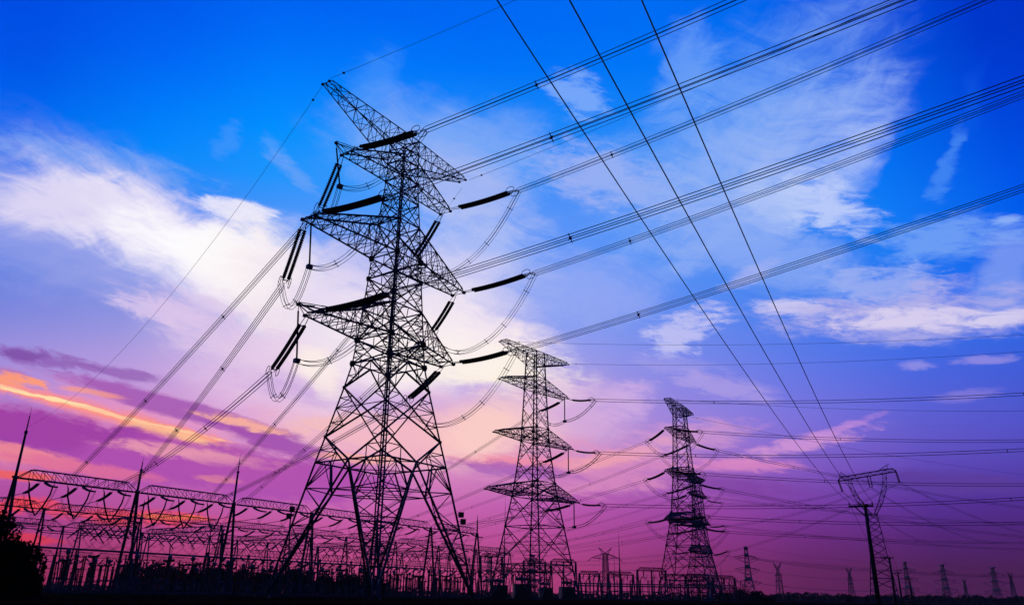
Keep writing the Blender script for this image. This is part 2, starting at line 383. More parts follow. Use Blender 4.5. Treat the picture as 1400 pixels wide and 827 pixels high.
# ------------------------------------------------------------------ ground: a low rise in front, then the plain
def ground():
    g = MB()
    rs = [0, 3, 6, 10, 15, 22, 30, 40, 52, 66, 85, 110, 150, 220, 350, 600, 1100, 2200, 5000, 12000]
    n = 72
    def h(r, a):
        t = min(1, max(0, (r - 6) / 44.0)); t = t * t * (3 - 2 * t)
        z = GZ * t
        if r < 90: z += .10 * mnoise.noise(Vector((r * math.cos(a) * .12, r * math.sin(a) * .12, 1))) * min(1, r / 8)
        return z
    g.v.append(Vector((0, 0, 0)))
    for r in rs[1:]:
        for k in range(n):
            a = 2 * math.pi * k / n
            g.v.append(Vector((r * math.cos(a), r * math.sin(a), h(r, a))))
    for k in range(n):
        g.f.append((0, 1 + k, 1 + (k + 1) % n)); g.m.append(0)
    for i in range(len(rs) - 2):
        A = 1 + i * n; B = A + n
        for k in range(n):
            g.f.append((A + k, B + k, B + (k + 1) % n, A + (k + 1) % n)); g.m.append(0)
    o = g.build('ground', SOIL, smooth_=True); tag(o, kind='structure')
ground()
P0 = Vector((-86.96, 140.48, 0)); U_ = dirv(56.6); V_ = dirv(146.6)
def SP(u, v, z=0.0): return P0 + U_ * u + V_ * v + Vector((0, 0, GZ + z))
y = MB(); y.poly([SP(-60, -16, .004), SP(300, -16, .004), SP(300, 190, .004), SP(-60, 190, .004)])
tag(y.build('substation_yard', YARD), kind='structure')

# ------------------------------------------------------------------ wires
WIRES = [
 ('T1', 'uN', -19.25, 78.27, 49.2, -36.0, 12.28, 115.0, 48.01, -0.03604, 0.0006),
 ('T1', 'mN', -21.7, 74.74, 39.2, -36.0, 12.64, 120.0, 38.224, -0.0319, 0.0006),
 ('T1', 'uF', -9.0, 93.07, 49.4, -36.0, 11.98, 120.0, 48.452, 0.02335, 0.0006),
 ('T1', 'lN', -20.67, 76.22, 28.8, -36.0, 12.31, 125.0, 28.288, 0.00533, 0.0006),
 ('T1', 'mF', -7.07, 95.87, 38.8, -36.0, 12.22, 125.0, 38.106, 0.05135, 0.0006),
 ('T1', 'lF', -7.98, 94.55, 28.8, -36.0, 10.62, 125.0, 28.002, 0.06306, 0.0006),
 ('T1', 'eN', -21.59, 74.9, 56.3, -36.0, 0.72, 100.0, 56.481, -0.09397, 0.0006),
 ('T1', 'eF', -7.13, 95.78, 55.6, -36.0, 1.14, 110.0, 55.199, 0.02457, 0.0006),
 ('T1', 'uN', -19.25, 78.27, 49.2, 131.79, 5.94, 93.9, 45.226, -0.29779, 0.000378),
 ('T1', 'mN', -21.7, 74.74, 39.2, 122.44, 7.18, 99.4, 34.679, -0.17796, 0.000365),
 ('T1', 'lN', -20.67, 76.22, 28.8, 125.3, 11.17, 97.4, 26.008, -0.13619, 0.000828),
 ('T1', 'uF', -9.0, 93.07, 49.4, 124.61, 9.13, 98.3, 48.02, -0.30836, 0.0003),
 ('T1', 'mF', -7.07, 95.87, 38.8, 121.74, 8.09, 100.6, 36.873, -0.19198, 0.0003),
 ('T1', 'lF', -7.98, 94.55, 28.8, 124.21, 11.26, 98.7, 27.131, -0.09579, 0.0003),
 ('T1', 'eN', -21.59, 74.9, 56.3, 134.91, 0.29, 92.6, 56.472, -0.5949, 0.003221),
 ('T1', 'eF', -7.13, 95.78, 55.6, 122.91, -0.89, 99.7, 54.443, -0.35483, 0.0012),
 ('T2', 'uF', 11.68, 163.1, 41, -14.0, 6.54, 130.0, 41.141, -0.0837, 0.0006),
 ('T2', 'mF', 12.44, 164.03, 30.5, -14.0, 6.69, 130.0, 30.171, -0.07338, 0.0006),
 ('T2', 'lF', 13.65, 165.49, 19.8, -14.0, 6.42, 130.0, 19.651, -0.04838, 0.0006),
 ('T2', 'eF', 11.81, 163.26, 48.8, -14.0, -0.05, 130.0, 48.948, -0.07919, 0.0006),
 ('T2', 'eN', -1.81, 146.74, 48.8, -14.0, 1.24, 130.0, 48.546, -0.10287, 0.0006),
 ('T2', 'uF', 11.68, 163.1, 41, 133.07, 8.78, 71.9, 42.353, -0.32416, 0.0003),
 ('T2', 'mF', 12.44, 164.03, 30.5, 124.37, 10.3, 75.6, 30.407, -0.15234, 0.0003),
 ('T2', 'lF', 13.65, 165.49, 19.8, 113.53, 14.86, 83.8, 19.576, -0.01292, 0.0003),
 ('T3', 'uN', 39.57, 195.2, 41.8, -10.0, 8.78, 140.0, 41.522, -0.10093, 0.0006),
 ('T3', 'mN', 38.89, 193.98, 31, -10.0, 9.12, 140.0, 30.971, -0.09624, 0.0006),
 ('T3', 'lN', 38.12, 192.58, 19.6, -10.0, 9.85, 140.0, 20.528, -0.07158, 0.0006),
 ('T3', 'eN', 39.96, 195.9, 49.7, -10.0, 0.46, 140.0, 49.547, -0.11072, 0.0006),
 ('T3', 'uF', 50.43, 214.8, 41.8, 34.0, 9.84, 330.0, 41.317, -0.04754, 0.00015),
 ('T3', 'mF', 51.11, 216.02, 31, 34.0, 10.42, 330.0, 30.861, -0.05164, 0.00015),
 ('T3', 'lF', 51.88, 217.42, 19.6, 34.0, 10.05, 300.0, 18.964, 0.01145, 0.0001),
 ('T3', 'eF', 50.04, 214.1, 49.7, 34.0, -3.02, 330.0, 49.02, -0.01794, 0.00015),
 ('T3', 'uN', 39.57, 195.2, 41.8, 131.62, 7.04, 134.1, 40.598, -0.18939, 0.0003),
 ('T3', 'mN', 38.89, 193.98, 31, 123.21, 8.57, 141.2, 30.513, -0.11256, 0.0003),
 ('T3', 'lN', 38.12, 192.58, 19.6, 108.25, 11.15, 165.4, 19.845, -0.04507, 0.0003),
 ('T3', 'uF', 50.43, 214.8, 41.8, 134.53, 11.01, 130.7, 41.944, -0.24229, 0.000604),
 ('T3', 'mF', 51.11, 216.02, 31, 124.85, 12.89, 137.5, 30.743, -0.11502, 0.0003),
 ('T3', 'lF', 51.88, 217.42, 19.6, 111.59, 17.29, 155.7, 19.462, -0.03941, 0.0003),

]
WDATA = {}
for w in WIRES:
    right = abs(w[5]) < 60
    WDATA[(w[0], w[1], 'right' if right else 'left')] = w
def wpos(w, s, off=0.0, dz=0.0):
    d = dirv(w[5]); n = Vector((-d.y, d.x, 0))
    return Vector((w[2], w[3], 0)) + d * s + n * off + Vector((0, 0, w[8] + w[9] * s + w[10] * s * s + dz))
def bundle(w, label, group, nsub=4, r=.034, sp=.46, s0=None, s1=None, gap=38, first=12, name='conductor_bundle', seg=26):
    s0 = w[6] if s0 is None else s0; s1 = w[7] if s1 is None else s1
    t = thing(name, label, 'power line', wpos(w, s0), 0, group)
    org = wpos(w, s0)
    offs = [(-.5, -.5), (.5, -.5), (.5, .5), (-.5, .5)] if nsub == 4 else [(0, -.5), (0, .5)]
    for a, b in offs:
        m = MB()
        m.tube([wpos(w, s0 + (s1 - s0) * k / seg, a * sp, b * sp) - org for k in range(seg + 1)], r, 5)
        m.build('wire', WIRE, t)
    s = s0 + first; c = 0
    while s < s1 - 3:
        m = MB(); d = dirv(w[5])
        if nsub == 4:
            for k in range(4):
                p = wpos(w, s, offs[k][0] * sp, offs[k][1] * sp) - org; c0 = wpos(w, s) - org
                m.bar(c0 + (p - c0) * .15, c0 + (p - c0) * 1.35, .09)
            m.box(wpos(w, s) - org, .22, .22, .22)
        else:
            m.bar(wpos(w, s, 0, -.6 * sp) - org, wpos(w, s, 0, .6 * sp) - org, .16)
        m.build('spacer', STEEL, t); s += gap; c += 1
    return t
def ground_wire(w, label, s0=None, s1=None, r=.028, name='ground_wire', seg=24):
    s0 = w[6] if s0 is None else s0; s1 = w[7] if s1 is None else s1
    m = MB(); m.tube([wpos(w, s0 + (s1 - s0) * k / seg) for k in range(seg + 1)], r, 4)
    if s1 > 30: m.box(wpos(w, s0 + 2.2), .25, .25, .12)
    return tag(m.build(name, WIRE, origin=wpos(w, s0)), label, 'earth wire')

# ------------------------------------------------------------------ lattice towers
def insulator(parent, p, q, r=.15, twin=.5, side=None, sheds=True, rings=True, link=.16, sag=.25, name='insulator_string', n=7, ringr=.5, pitch=.24):
    """twin string of discs from the arm at p to the yoke at q"""
    p = Vector(p); q = Vector(q); d = q - p; L = d.length
    side = side or d.cross(UP).normalized()
    m = MB(); m2 = None
    def at(t): return p + d * t + Vector((0, 0, -4 * sag * t * (1 - t)))
    t1, t2 = link, .93
    for sgn in ((-1, 1) if twin else (0,)):
        o = side * (sgn * twin / 2)
        m.tube([at(0) + o * .6, at(t1) + o], .045, 4, mi=1)
        k = max(4, int(L * (t2 - t1) / pitch))
        pts = []; rad = []
        if sheds:
            for i in range(k):
                t = t1 + (t2 - t1) * i / k; e = (t2 - t1) / k
                pts += [at(t) + o, at(t + e * .45) + o, at(t + e * .5) + o, at(t + e * .97) + o]; rad += [r, r * .93, r * .6, r * .55]
        else:
            pts = [at(t1 + (t2 - t1) * i / 8) + o for i in range(9)]; rad = [r] * 9
        m.tube(pts, r, n, rad=rad)
        m.tube([at(t2) + o, at(1) + o * .7], .05, 4, mi=1)
    if twin:
        m.bar(at(t1) - side * twin * .62, at(t1) + side * twin * .62, .14, mi=1)
        m.bar(at(t2 + .02) - side * twin * .62, at(t2 + .02) + side * twin * .62, .14, mi=1)
    o = m.build(name, [INSUL, STEEL], parent)
    if rings:
        m = MB(); dn = d.normalized(); w = dn.cross(side).normalized()
        for sgn in (-1, 1):
            c = at(.985) + side * (sgn * (twin * .5 + .28))
            m.tube([c + dn * (math.cos(a) * ringr * 1.25) + w * (math.sin(a) * ringr * .8) for a in [2 * math.pi * i / 14 for i in range(14)]], .04, 5, closed=True)
        m.build('corona_ring', STEEL, o)
    return o
def jumper(parent, pts, sp=.42, nsub=4, r=.032, spacers=(.25, .6), name='jumper_loop'):
    """pts: list of 3D points the loop hangs through, already smooth"""
    m = MB(); sm = MB(); k = len(pts); dn = (Vector(pts[-1]) - Vector(pts[0])); lat = dn.cross(UP).normalized()
    fr = []
    for j in range(k):
        t = (Vector(pts[min(j + 1, k - 1)]) - Vector(pts[max(j - 1, 0)])).normalized(); fr.append(lat.cross(t).normalized())
    offs = [(-.5, -.5), (.5, -.5), (.5, .5), (-.5, .5)] if nsub == 4 else [(0, -.5), (0, .5)]
    for a, b in offs:
        m.tube([Vector(pts[j]) + lat * a * sp + fr[j] * b * sp for j in range(k)], r, 4)
    o = m.build(name, WIRE, parent)
    for s in spacers:
        j = int(s * (k - 1)); c = Vector(pts[j])
        sm = MB()
        for a, b in offs: sm.bar(c, c + (lat * a + fr[j] * b) * sp * 1.4, .08)
        sm.build('spacer', STEEL, o)
    return o
def hang(p, q, depth, k=18, skew=0.0, pw=2.0):
    p = Vector(p); q = Vector(q); out = []
    for i in range(k + 1):
        t = i / k; tt = t + skew * math.sin(math.pi * t)
        e = 1 - abs(2 * t - 1) ** pw
        out.append(p.lerp(q, tt) + Vector((0, 0, -depth * e)))
    return out

class Lattice:
    def __init__(s, loc, arm_az, prof, sc=1.0):
        s.loc = Vector((loc[0], loc[1], 0)); s.az = arm_az; s.prof = prof; s.k = sc
    def side(s, z):
        P = s.prof
        for (z0, a), (z1, b) in zip(P, P[1:]):
            if z <= z1: return a + (b - a) * (z - z0) / (z1 - z0)
        return P[-1][1]
    def cor(s, i, z):
        return dirv(s.az + 45 + 90 * i) * (s.side(z) * .70711) + Vector((0, 0, z - GZ))
    def face(s, i, t, z):
        a = s.cor(i, z); b = s.cor((i + 1) % 4, z); return a.lerp(b, (t + 1) / 2)
def arm_truss(L, m, sgn, r, ztip, zlo, zup, tipw, tiph, nb, wc, wb, ext=0.0):
    """tapering cross arm; sgn -1 = towards the camera side, +1 the other"""
    ax = dirv(L.az) * sgn; lt = Vector((-ax.y, ax.x, 0))
    cs = (0, 3) if sgn > 0 else (2, 1)
    def root(j, z):
        return L.cor(cs[j], z)
    T = {}
    for j, sg in ((0, 1), (1, -1)):
        cc = L.cor(cs[j], zlo); sg = 1 if (cc.dot(lt) > 0) else -1
        T[(j, 0)] = ax * r + lt * (sg * tipw / 2) + UP * (ztip - GZ - tiph * .5)
        T[(j, 1)] = ax * r * .97 + lt * (sg * tipw / 2) + UP * (ztip - GZ + tiph * .5)
    def P(j, h, t): return root(j, zup if h else zlo).lerp(T[(j, h)], t)
    for j in (0, 1):
        for h in (0, 1): m.bar(P(j, h, 0), P(j, h, 1), wc * 1.1, wc * .9)
    for k in range(nb):
        a = k / nb; b = (k + 1) / nb
        for j in (0, 1):
            if k % 2 == 0: m.bar(P(j, 0, a), P(j, 1, b), wb)
            else: m.bar(P(j, 1, a), P(j, 0, b), wb)
            m.bar(P(j, 0, b), P(j, 1, b), wb)
        for h in (0, 1):
            m.bar(P(0, h, b), P(1, h, b), wb)
            if k % 2 == 0: m.bar(P(0, h, a), P(1, h, b), wb)
            else: m.bar(P(1, h, a), P(0, h, b), wb)
        if nb > 5: m.bar(P(0, 0, b), P(1, 1, b), wb * .8)
    for j in (0, 1): m.box(P(j, 0, 1), wc * 1.5, wc * 1.5, wc * 1.2, .6)
    if ext:
        e = ax * (r + ext) + UP * (ztip - GZ + .25)
        for j in (0, 1):
            m.bar(P(j, 1, 1), e, wc * .7); m.bar(P(j, 0, 1), e, wb); m.bar(P(j, 1, .86), P(j, 1, 1) + UP * .9 * .4, wb)
            m.bar(P(j, 1, .86), e + UP * .25, wb)
        m.bar(P(0, 1, 1).lerp(P(1, 1, 1), .5) + UP * .5, e, wb * 1.2)
        m.box(e, wc * 1.6, wc * 1.6, wc)
        return e
    return ax * r + UP * (ztip - GZ)
def face_x(L, m, i, z0, z1, w, ws, sec=0):
    a, b = L.face(i, -1, z0), L.face(i, 1, z0); c, d = L.face(i, -1, z1), L.face(i, 1, z1)
    m.bar(a, d, w); m.bar(b, c, w)
    w0 = (b - a).length; w1 = (d - c).length; tx = w0 / (w0 + w1); zx = z0 + (z1 - z0) * tx
    x = a.lerp(d, tx)
    if sec >= 1:
        for sg, lo, hi in ((-1, a, c), (1, b, d)):
            e = L.face(i, sg, zx)
            q1 = x.lerp(lo, .5); q2 = x.lerp(hi, .5)
            m.bar(e, q1, ws); m.bar(e, q2, ws)
            if sec >= 2:
                m.bar(L.face(i, sg, (z0 + zx) / 2), q1, ws); m.bar(L.face(i, sg, (z1 + zx) / 2), q2, ws)
                m.bar(e, x, ws)
    return x
def ring(L, m, z, w, plan=True, wp=None):
    for i in range(4):
        m.bar(L.cor(i, z), L.cor((i + 1) % 4, z), w)
        if plan: m.bar(L.face(i, 0, z), L.face((i + 1) % 4, 0, z), wp or w * .6)
def kface(L, m, i, zlo, zhi, w, ws, up=True, sec=1):
    """up: from the low corners to the middle of the upper ring; else from the high corners to the middle of the lower ring"""
    M_ = L.face(i, 0, zhi if up else zlo); z = zlo if up else zhi
    for sg in (-1, 1):
        c = L.face(i, sg, z); m.bar(c, M_, w)
        if sec:
            mid = c.lerp(M_, .5); zz = (zlo + zhi) / 2
            m.bar(mid, L.face(i, sg, zz), ws); m.bar(mid, L.face(i, sg, zhi if up else zlo).lerp(M_, .5), ws)
            m.bar(mid, L.face(i, sg, zhi if up else zlo), ws)
def base_panel(L, m, i, z0, z1, w, ws, fine=True):
    M_ = L.face(i, 0, z1); zk = z0 + (z1 - z0) * .78
    tk = .30
    for sg in (-1, 1):
        f = L.face(i, sg, z0); K = L.face(i, sg * tk, zk)
        m.bar(f, K, w * 1.15); m.bar(K, M_, w); m.bar(K, L.face(i, sg * .52, z1), w * .8)
        legk = L.face(i, sg, zk + .3)
        m.bar(K, legk, ws * 1.2); m.bar(K, L.face(i, sg * .72, z1), ws)
        m.bar(legk, L.face(i, sg * .52, z1), ws * 1.2); m.bar(legk, L.face(i, sg * .76, z1), ws)
        # zig-zag between leg and inner brace
        prev = legk
        n = 6 if fine else 4
        for k in range(1, n):
            t = 1 - k / n
            inner = f.lerp(K, t); zz = z0 + (zk - z0) * t
            outer = L.face(i, sg, zz)
            if k % 2: m.bar(prev, inner, ws * 1.1); prev = inner
            else: m.bar(prev, outer, ws * 1.1); prev = outer
            if fine and k in (2, 4): m.bar(inner, outer, ws)
def hip(L, m, z0, z1, ws):
    """inside bracing of the four leg pyramids and the diaphragm hanging below the first ring"""
    zk = z0 + (z1 - z0) * .78
    for i in range(4):
        a = L.face(i, -.30, zk); b = L.face((i - 1) % 4, .30, zk)
        m.bar(a, b, ws * 1.2)
        f = L.face(i, -1, z0)
        for t in (.72, .45):
            m.bar(f.lerp(a, t), f.lerp(b, t), ws)
        m.bar(f.lerp(a, .72), b, ws); m.bar(f.lerp(b, .45), f.lerp(a, .72), ws)
        K1 = L.face(i, -.30, zk); K2 = L.face(i, .30, zk)
        m.bar(K1, K2, ws)
        m.bar(L.face(i, -.3, zk), L.face((i + 1) % 4, .3, zk), ws * .9)
        m.bar(L.face(i, -.3, zk), L.face((i + 2) % 4, -.3, zk), ws * .8)

def tower_body(root, L, levels, legw, w, ws, base_z1, rings, gus=(), sec=1, ladder=False, mt=None, top=None):
    mt = mt or STEEL
    ztop = top or L.prof[-1][0]
    for i in range(4):
        m = MB(); zs = [p[0] for p in L.prof if p[0] <= ztop]
        if ladder:
            out = dirv(L.az + 45 + 90 * i); la = Vector((-out.y, out.x, 0))
            for sg in (-1, 1):
                for za, zb in zip(zs, zs[1:]):
                    wa = .36 - .19 * (za / ztop); m.bar(L.cor(i, za) + la * sg * wa * .5, L.cor(i, zb) + la * sg * wa * .48, wa * .5)
            z = zs[0]
            while z < ztop - .5:
                wa = .36 - .19 * (z / ztop); p = L.cor(i, z); m.bar(p - la * wa * .5, p + la * wa * .5, .12); z += .95
        else:
            for za, zb in zip(zs, zs[1:]): m.bar(L.cor(i, za), L.cor(i, zb), legw, legw * .92)
        f = L.cor(i, zs[0])
        m.box(f + UP * .0, legw * 3.4, legw * 3.4, .5, 0, 1)
        m.build('leg', [mt, CONC], root)
    m = MB()
    for i in range(4):
        base_panel(L, m, i, L.prof[0][0], base_z1, w, ws, fine=sec > 0)
        for lv in levels:
            z0, z1, ty = lv
            if ty == 'X': face_x(L, m, i, z0, z1, w * (.9 if z0 < 20 else .75), ws, sec)
            elif ty == 'x': face_x(L, m, i, z0, z1, w * .6, ws, min(sec, 1))
            elif ty == 'K': kface(L, m, i, z0, z1, w, ws, True, sec)
            elif ty == 'V': kface(L, m, i, z0, z1, w, ws, False, sec)
    if sec: hip(L, m, L.prof[0][0], base_z1, ws)
    for z in rings: ring(L, m, z, w * .75, sec > 0, ws)
    m.build('bracing', mt, root)
    if gus:
        for z, s in gus:
            for i in range(4):
                p = L.cor(i, z); m = MB(); m.box(p, s, s, s * 1.15, R(L.az + 45)); m.box(p, s * 1.25, s * .5, s * .5, R(L.az)); m.box(p, s * .5, s * 1.25, s * .5, R(L.az))
                m.build('gusset_plate', mt, root)

# ---- tower 1, the near strain tower
T1 = (-13.9, 86.0); T1AZ = 55.3
prof1 = [(1.2, 15.05), (14.8, 9.95), (17.6, 8.83), (23.2, 6.68), (26, 5.74), (28.8, 5.35), (36.4, 4.37), (39, 4.15), (49.5, 2.77), (52, 2.68), (55.7, 2.6)]
L1 = Lattice(T1, T1AZ, prof1)
t1 = thing('strain_tower', 'tallest steel lattice pylon standing nearest the camera with three cross arms', 'pylon', (T1[0], T1[1], GZ), 0)
tower_body(t1, L1, [(14.8, 17.6, 'V'), (17.6, 23.2, 'X'), (23.2, 26, 'K'), (26, 28.8, 'X'), (28.8, 32.6, 'X'), (32.6, 36.4, 'X'), (36.4, 39, 'X'),
                    (39, 43.5, 'X'), (43.5, 46.6, 'x'), (46.6, 49.5, 'x'), (49.5, 52, 'x'), (52, 53.9, 'x'), (53.9, 55.7, 'x')],
           .3, .25, .105, 14.8, (14.8, 26, 28.8, 32.6, 36.4, 39, 43.5, 46.6, 49.5, 52, 55.7),
           gus=((26, .5), (28.8, .52), (36.4, .42), (39, .5), (23.2, .3), (17.6, .3), (49.5, .3)), sec=2, ladder=True)
def warm_arm(root, L, sgn, r, zt, zlo, zup, tipw, tiph, nb, wc, wb, ext=0.0, mt=None):
    m = MB(); e = arm_truss(L, m, sgn, r, zt, zlo, zup, tipw, tiph, nb, wc, wb, ext)
    m.build('cross_arm', mt or STEEL, root); return e
arms1 = {}
arms1['eN'] = warm_arm(t1, L1, -1, 13.5, 56.3, 51.8, 55.7, 1.1, .35, 9, .17, .08)
arms1['eF'] = warm_arm(t1, L1, 1, 11.9, 55.6, 51.8, 55.7, 1.1, .35, 8, .17, .08)
arms1['uN'] = warm_arm(t1, L1, -1, 9.4, 49.2, 49.5, 52.6, 1.7, .4, 6, .2, .09, 1.7)
arms1['uF'] = warm_arm(t1, L1, 1, 8.6, 49.3, 49.5, 52.6, 1.7, .4, 6, .2, .09)
arms1['mN'] = warm_arm(t1, L1, -1, 13.7, 39.2, 39.0, 43.5, 1.9, .45, 8, .24, .1)
arms1['mF'] = warm_arm(t1, L1, 1, 12.0, 38.9, 39.0, 43.5, 1.9, .45, 8, .24, .1)
arms1['lN'] = warm_arm(t1, L1, -1, 11.9, 28.9, 28.8, 32.6, 2.0, .45, 7, .24, .1, 1.8)
arms1['lF'] = warm_arm(t1, L1, 1, 10.4, 28.8, 28.8, 32.6, 2.0, .45, 6, .24, .1)
for i, sg, z, t in ((1, 0, 9.9, .0), (1, 0, 9.2, .06), (3, 0, 9.9, 0), (3, 0, 9.2, .06)):
    m = MB(); p = L1.cor(i, z); out = p.copy(); out.z = 0; out.normalize()
    m.box(p + out * (.55 + t), .55, .4, .55, .3); m.bar(p, p + out * .5, .07)
    m.build('marker_box', PLATE, t1)
origin1 = Vector((T1[0], T1[1], GZ))
def strings(root, org, tkey, keys, arms_sep, ends, twin=.55, r=.22, sheds=True, ringr=.5, link=.16, sag=.25, right=True):
    res = {}
    for k in keys:
        w = WDATA.get((tkey, k, 'right' if right else 'left'))
        if not w: continue
        e = wpos(w, w[6]) - org
        d = dirv(w[5]); b = Vector((w[2], w[3], w[4])) - org + d * arms_sep
        insulator(root, b, e - d * .9 - Vector((0, 0, -.15)), r, twin, sheds=sheds, ringr=ringr, link=link, sag=sag)
        m = MB(); a0 = e - d * .9 + UP * .15
        for sg in (-1, 1):
            for h in (-1, 1): m.bar(a0, e + Vector((-d.y, d.x, 0)) * sg * .23 + UP * .23 * h, .06)
        m.build('yoke_plate', STEEL, root)
        res[k] = e
    return res
er1 = strings(t1, origin1, 'T1', ('uN', 'mN', 'lN', 'uF', 'mF', 'lF'), .9, None)
el1 = strings(t1, origin1, 'T1', ('uN', 'mN', 'lN', 'uF', 'mF', 'lF'), .9, None, right=False)
for k, dep in (('uN', 5.0), ('mN', 5.6), ('lN', 5.8)):
    e = arms1[k]; e = e * (.975 if k == 'mN' else 1.0); e.z = arms1[k].z; q = e + dirv(55) * {'uN': 1.2, 'mN': .5, 'lN': .6}[k] + Vector((0, 0, -dep))
    m = MB(); m.tube([e, e + (q - e) * .12], .05, 4, mi=1)
    m.tube([e + (q - e) * .12, q], .09, 6); m.box(q, .55, .55, .4, .7, 1)
    m.build('post_insulator', [INSUL, STEEL], t1)
    R_ = er1[k]; L_ = el1[k]
    h1 = hang(R_, q, 2.6, 14, pw=2.0); h2 = hang(q, L_, 3.4, 14, pw=2.0)
    jumper(t1, h1, spacers=(.3, .65)); jumper(t1, h2, spacers=(.4, .75))
for k in ('uF', 'mF', 'lF'):
    jumper(t1, hang(er1[k], el1[k], 5.6, 26, pw=2.2), spacers=(.08, .27, .43, .7))
C1 = {'uN': 'upper near arm', 'mN': 'middle near arm', 'lN': 'lower near arm', 'uF': 'upper far arm', 'mF': 'middle far arm', 'lF': 'lower far arm'}
for k, nm in C1.items():
    bundle(WDATA[('T1', k, 'right')], 'four dark cables rising right from the %s of the nearest pylon' % nm, 'cable bundles of the nearest pylon', first={'uN': 14, 'mN': 18, 'lN': 19, 'uF': 13, 'mF': 13, 'lF': 16}[k], gap=40)
    bundle(WDATA[('T1', k, 'left')], 'four dark cables falling left from the %s of the nearest pylon' % nm, 'cable bundles of the nearest pylon', r=.042, first=24, gap=27)
ground_wire(WDATA[('T1', 'eN', 'right')], 'thin earth wire rising right from the topmost left tip of the nearest pylon')
ground_wire(WDATA[('T1', 'eF', 'right')], 'thin earth wire rising right from the topmost right tip of the nearest pylon')
ground_wire(WDATA[('T1', 'eN', 'left')], 'thin earth wire falling left from the topmost left tip of the nearest pylon', r=.022)
ground_wire(WDATA[('T1', 'eF', 'left')], 'thin earth wire falling left from the topmost right tip of the nearest pylon', s0=0, r=.02)

# ---- towers of the second kind
prof2 = [(1.2, 12.0), (7.4, 10.1), (14.5, 7.9), (19.8, 6.25), (22.4, 5.6), (30.5, 3.9), (33, 3.75), (41, 3.15), (43.2, 3.0), (48.8, 2.6)]
def tower2(key, loc, az, label, profile, arms, wk=1.0, sec=1, gus=True, mt=None):
    L = Lattice(loc, az, profile)
    t = thing('lattice_tower', label, 'pylon', (loc[0], loc[1], GZ), 0)
    zl, zm, zu, ze = arms['l'][1], arms['m'][1], arms['u'][1], arms['e'][1]
    lv = [(7.4, 14.2, 'X'), (14.2, zl, 'X'), (zl, zl + 2.6, 'X'), (zl + 2.6, (zl + 2.6 + zm) / 2, 'X'), ((zl + 2.6 + zm) / 2, zm, 'X'), (zm, zm + 2.5, 'X'),
          (zm + 2.5, (zm + 2.5 + zu) / 2, 'x'), ((zm + 2.5 + zu) / 2, zu, 'x'), (zu, zu + 2.3, 'x'), (zu + 2.3, ze - 2.6, 'x'), (ze - 2.6, ze, 'x')]
    tower_body(t, L, lv, .24 * wk, .18 * wk, .09 * wk, 7.4, (7.4, 14.2, zl, zl + 2.6, zm, zm + 2.5, zu, zu + 2.3, ze - 2.6, ze),
               gus=((zl, .42), (zl + 2.6, .42), (zm, .42), (zm + 2.5, .42), (zu, .38), (14.2, .34)) if gus else (), sec=sec, mt=mt)
    A = {}
    for k, zlo, zup, tw, nb, wc in (('e', ze - 2.6, ze, 1.5, 7, .14), ('u', zu, zu + 2.3, 1.5, 6, .17), ('m', zm, zm + 2.5, 1.7, 7, .18), ('l', zl, zl + 2.6, 1.8, 8, .2)):
        for s, sg in (('N', -1), ('F', 1)):
            A[k + s] = warm_arm(t, L, sg, arms[k][0], arms[k][1] + (.3 if k != 'e' else 0), zlo, zup, tw, .4, nb, wc * wk, .085 * wk, mt=mt)
    return t, L, A
A2 = dict(e=(10.7, 48.8), u=(10.5, 41), m=(11.7, 30.5), l=(13.6, 19.8))
t2, L2, a2 = tower2('T2', (5.0, 155.0), 50.5, 'second largest lattice pylon, right of the nearest one, with strings only on its right arms', prof2, A2, 1.15, 2)
o2 = Vector((5.0, 155.0, GZ))
er2 = strings(t2, o2, 'T2', ('uF', 'mF', 'lF'), .8, None, twin=.5, r=.2, ringr=.5)
el2 = strings(t2, o2, 'T2', ('uF', 'mF', 'lF'), .8, None, twin=.5, r=.2, ringr=.5, right=False)
for k in ('uF', 'mF', 'lF'):
    e = a2[k] * .97; e.z = a2[k].z; q = e + Vector((0, 0, -5.0))
    m = MB(); m.tube([e, q], .11, 6); m.box(q, .6, .6, .4, .7, 1); m.build('post_insulator', [INSUL, STEEL], t2)
    jumper(t2, hang(er2[k], q, 1.0, 12, pw=2.0), r=.035, spacers=(.2, .6)); jumper(t2, hang(q, el2[k], 1.6, 12), r=.035, spacers=(.5,))
nm3 = {'u': 'upper', 'm': 'middle', 'l': 'lower'}
for k in ('uF', 'mF', 'lF'):
    bundle(WDATA[('T2', k, 'right')], 'two dark cables running right from the %s right arm of the second pylon' % nm3[k[0]], 'cable bundles of the second pylon', 2, .055, .5, first={'u': 24, 'm': 19, 'l': 18}[k[0]], gap=56)
    bundle(WDATA[('T2', k, 'left')], 'faint cable bundle falling left from the %s right arm of the second pylon' % nm3[k[0]], 'cable bundles of the second pylon', 4, .03, .45, first=20, gap=35)
ground_wire(WDATA[('T2', 'eF', 'right')], 'thin earth wire running right from the lower top tip of the second pylon', s0=.1, r=.03)
ground_wire(WDATA[('T2', 'eN', 'right')], 'thin earth wire running right from the raised top tip of the second pylon', r=.026)

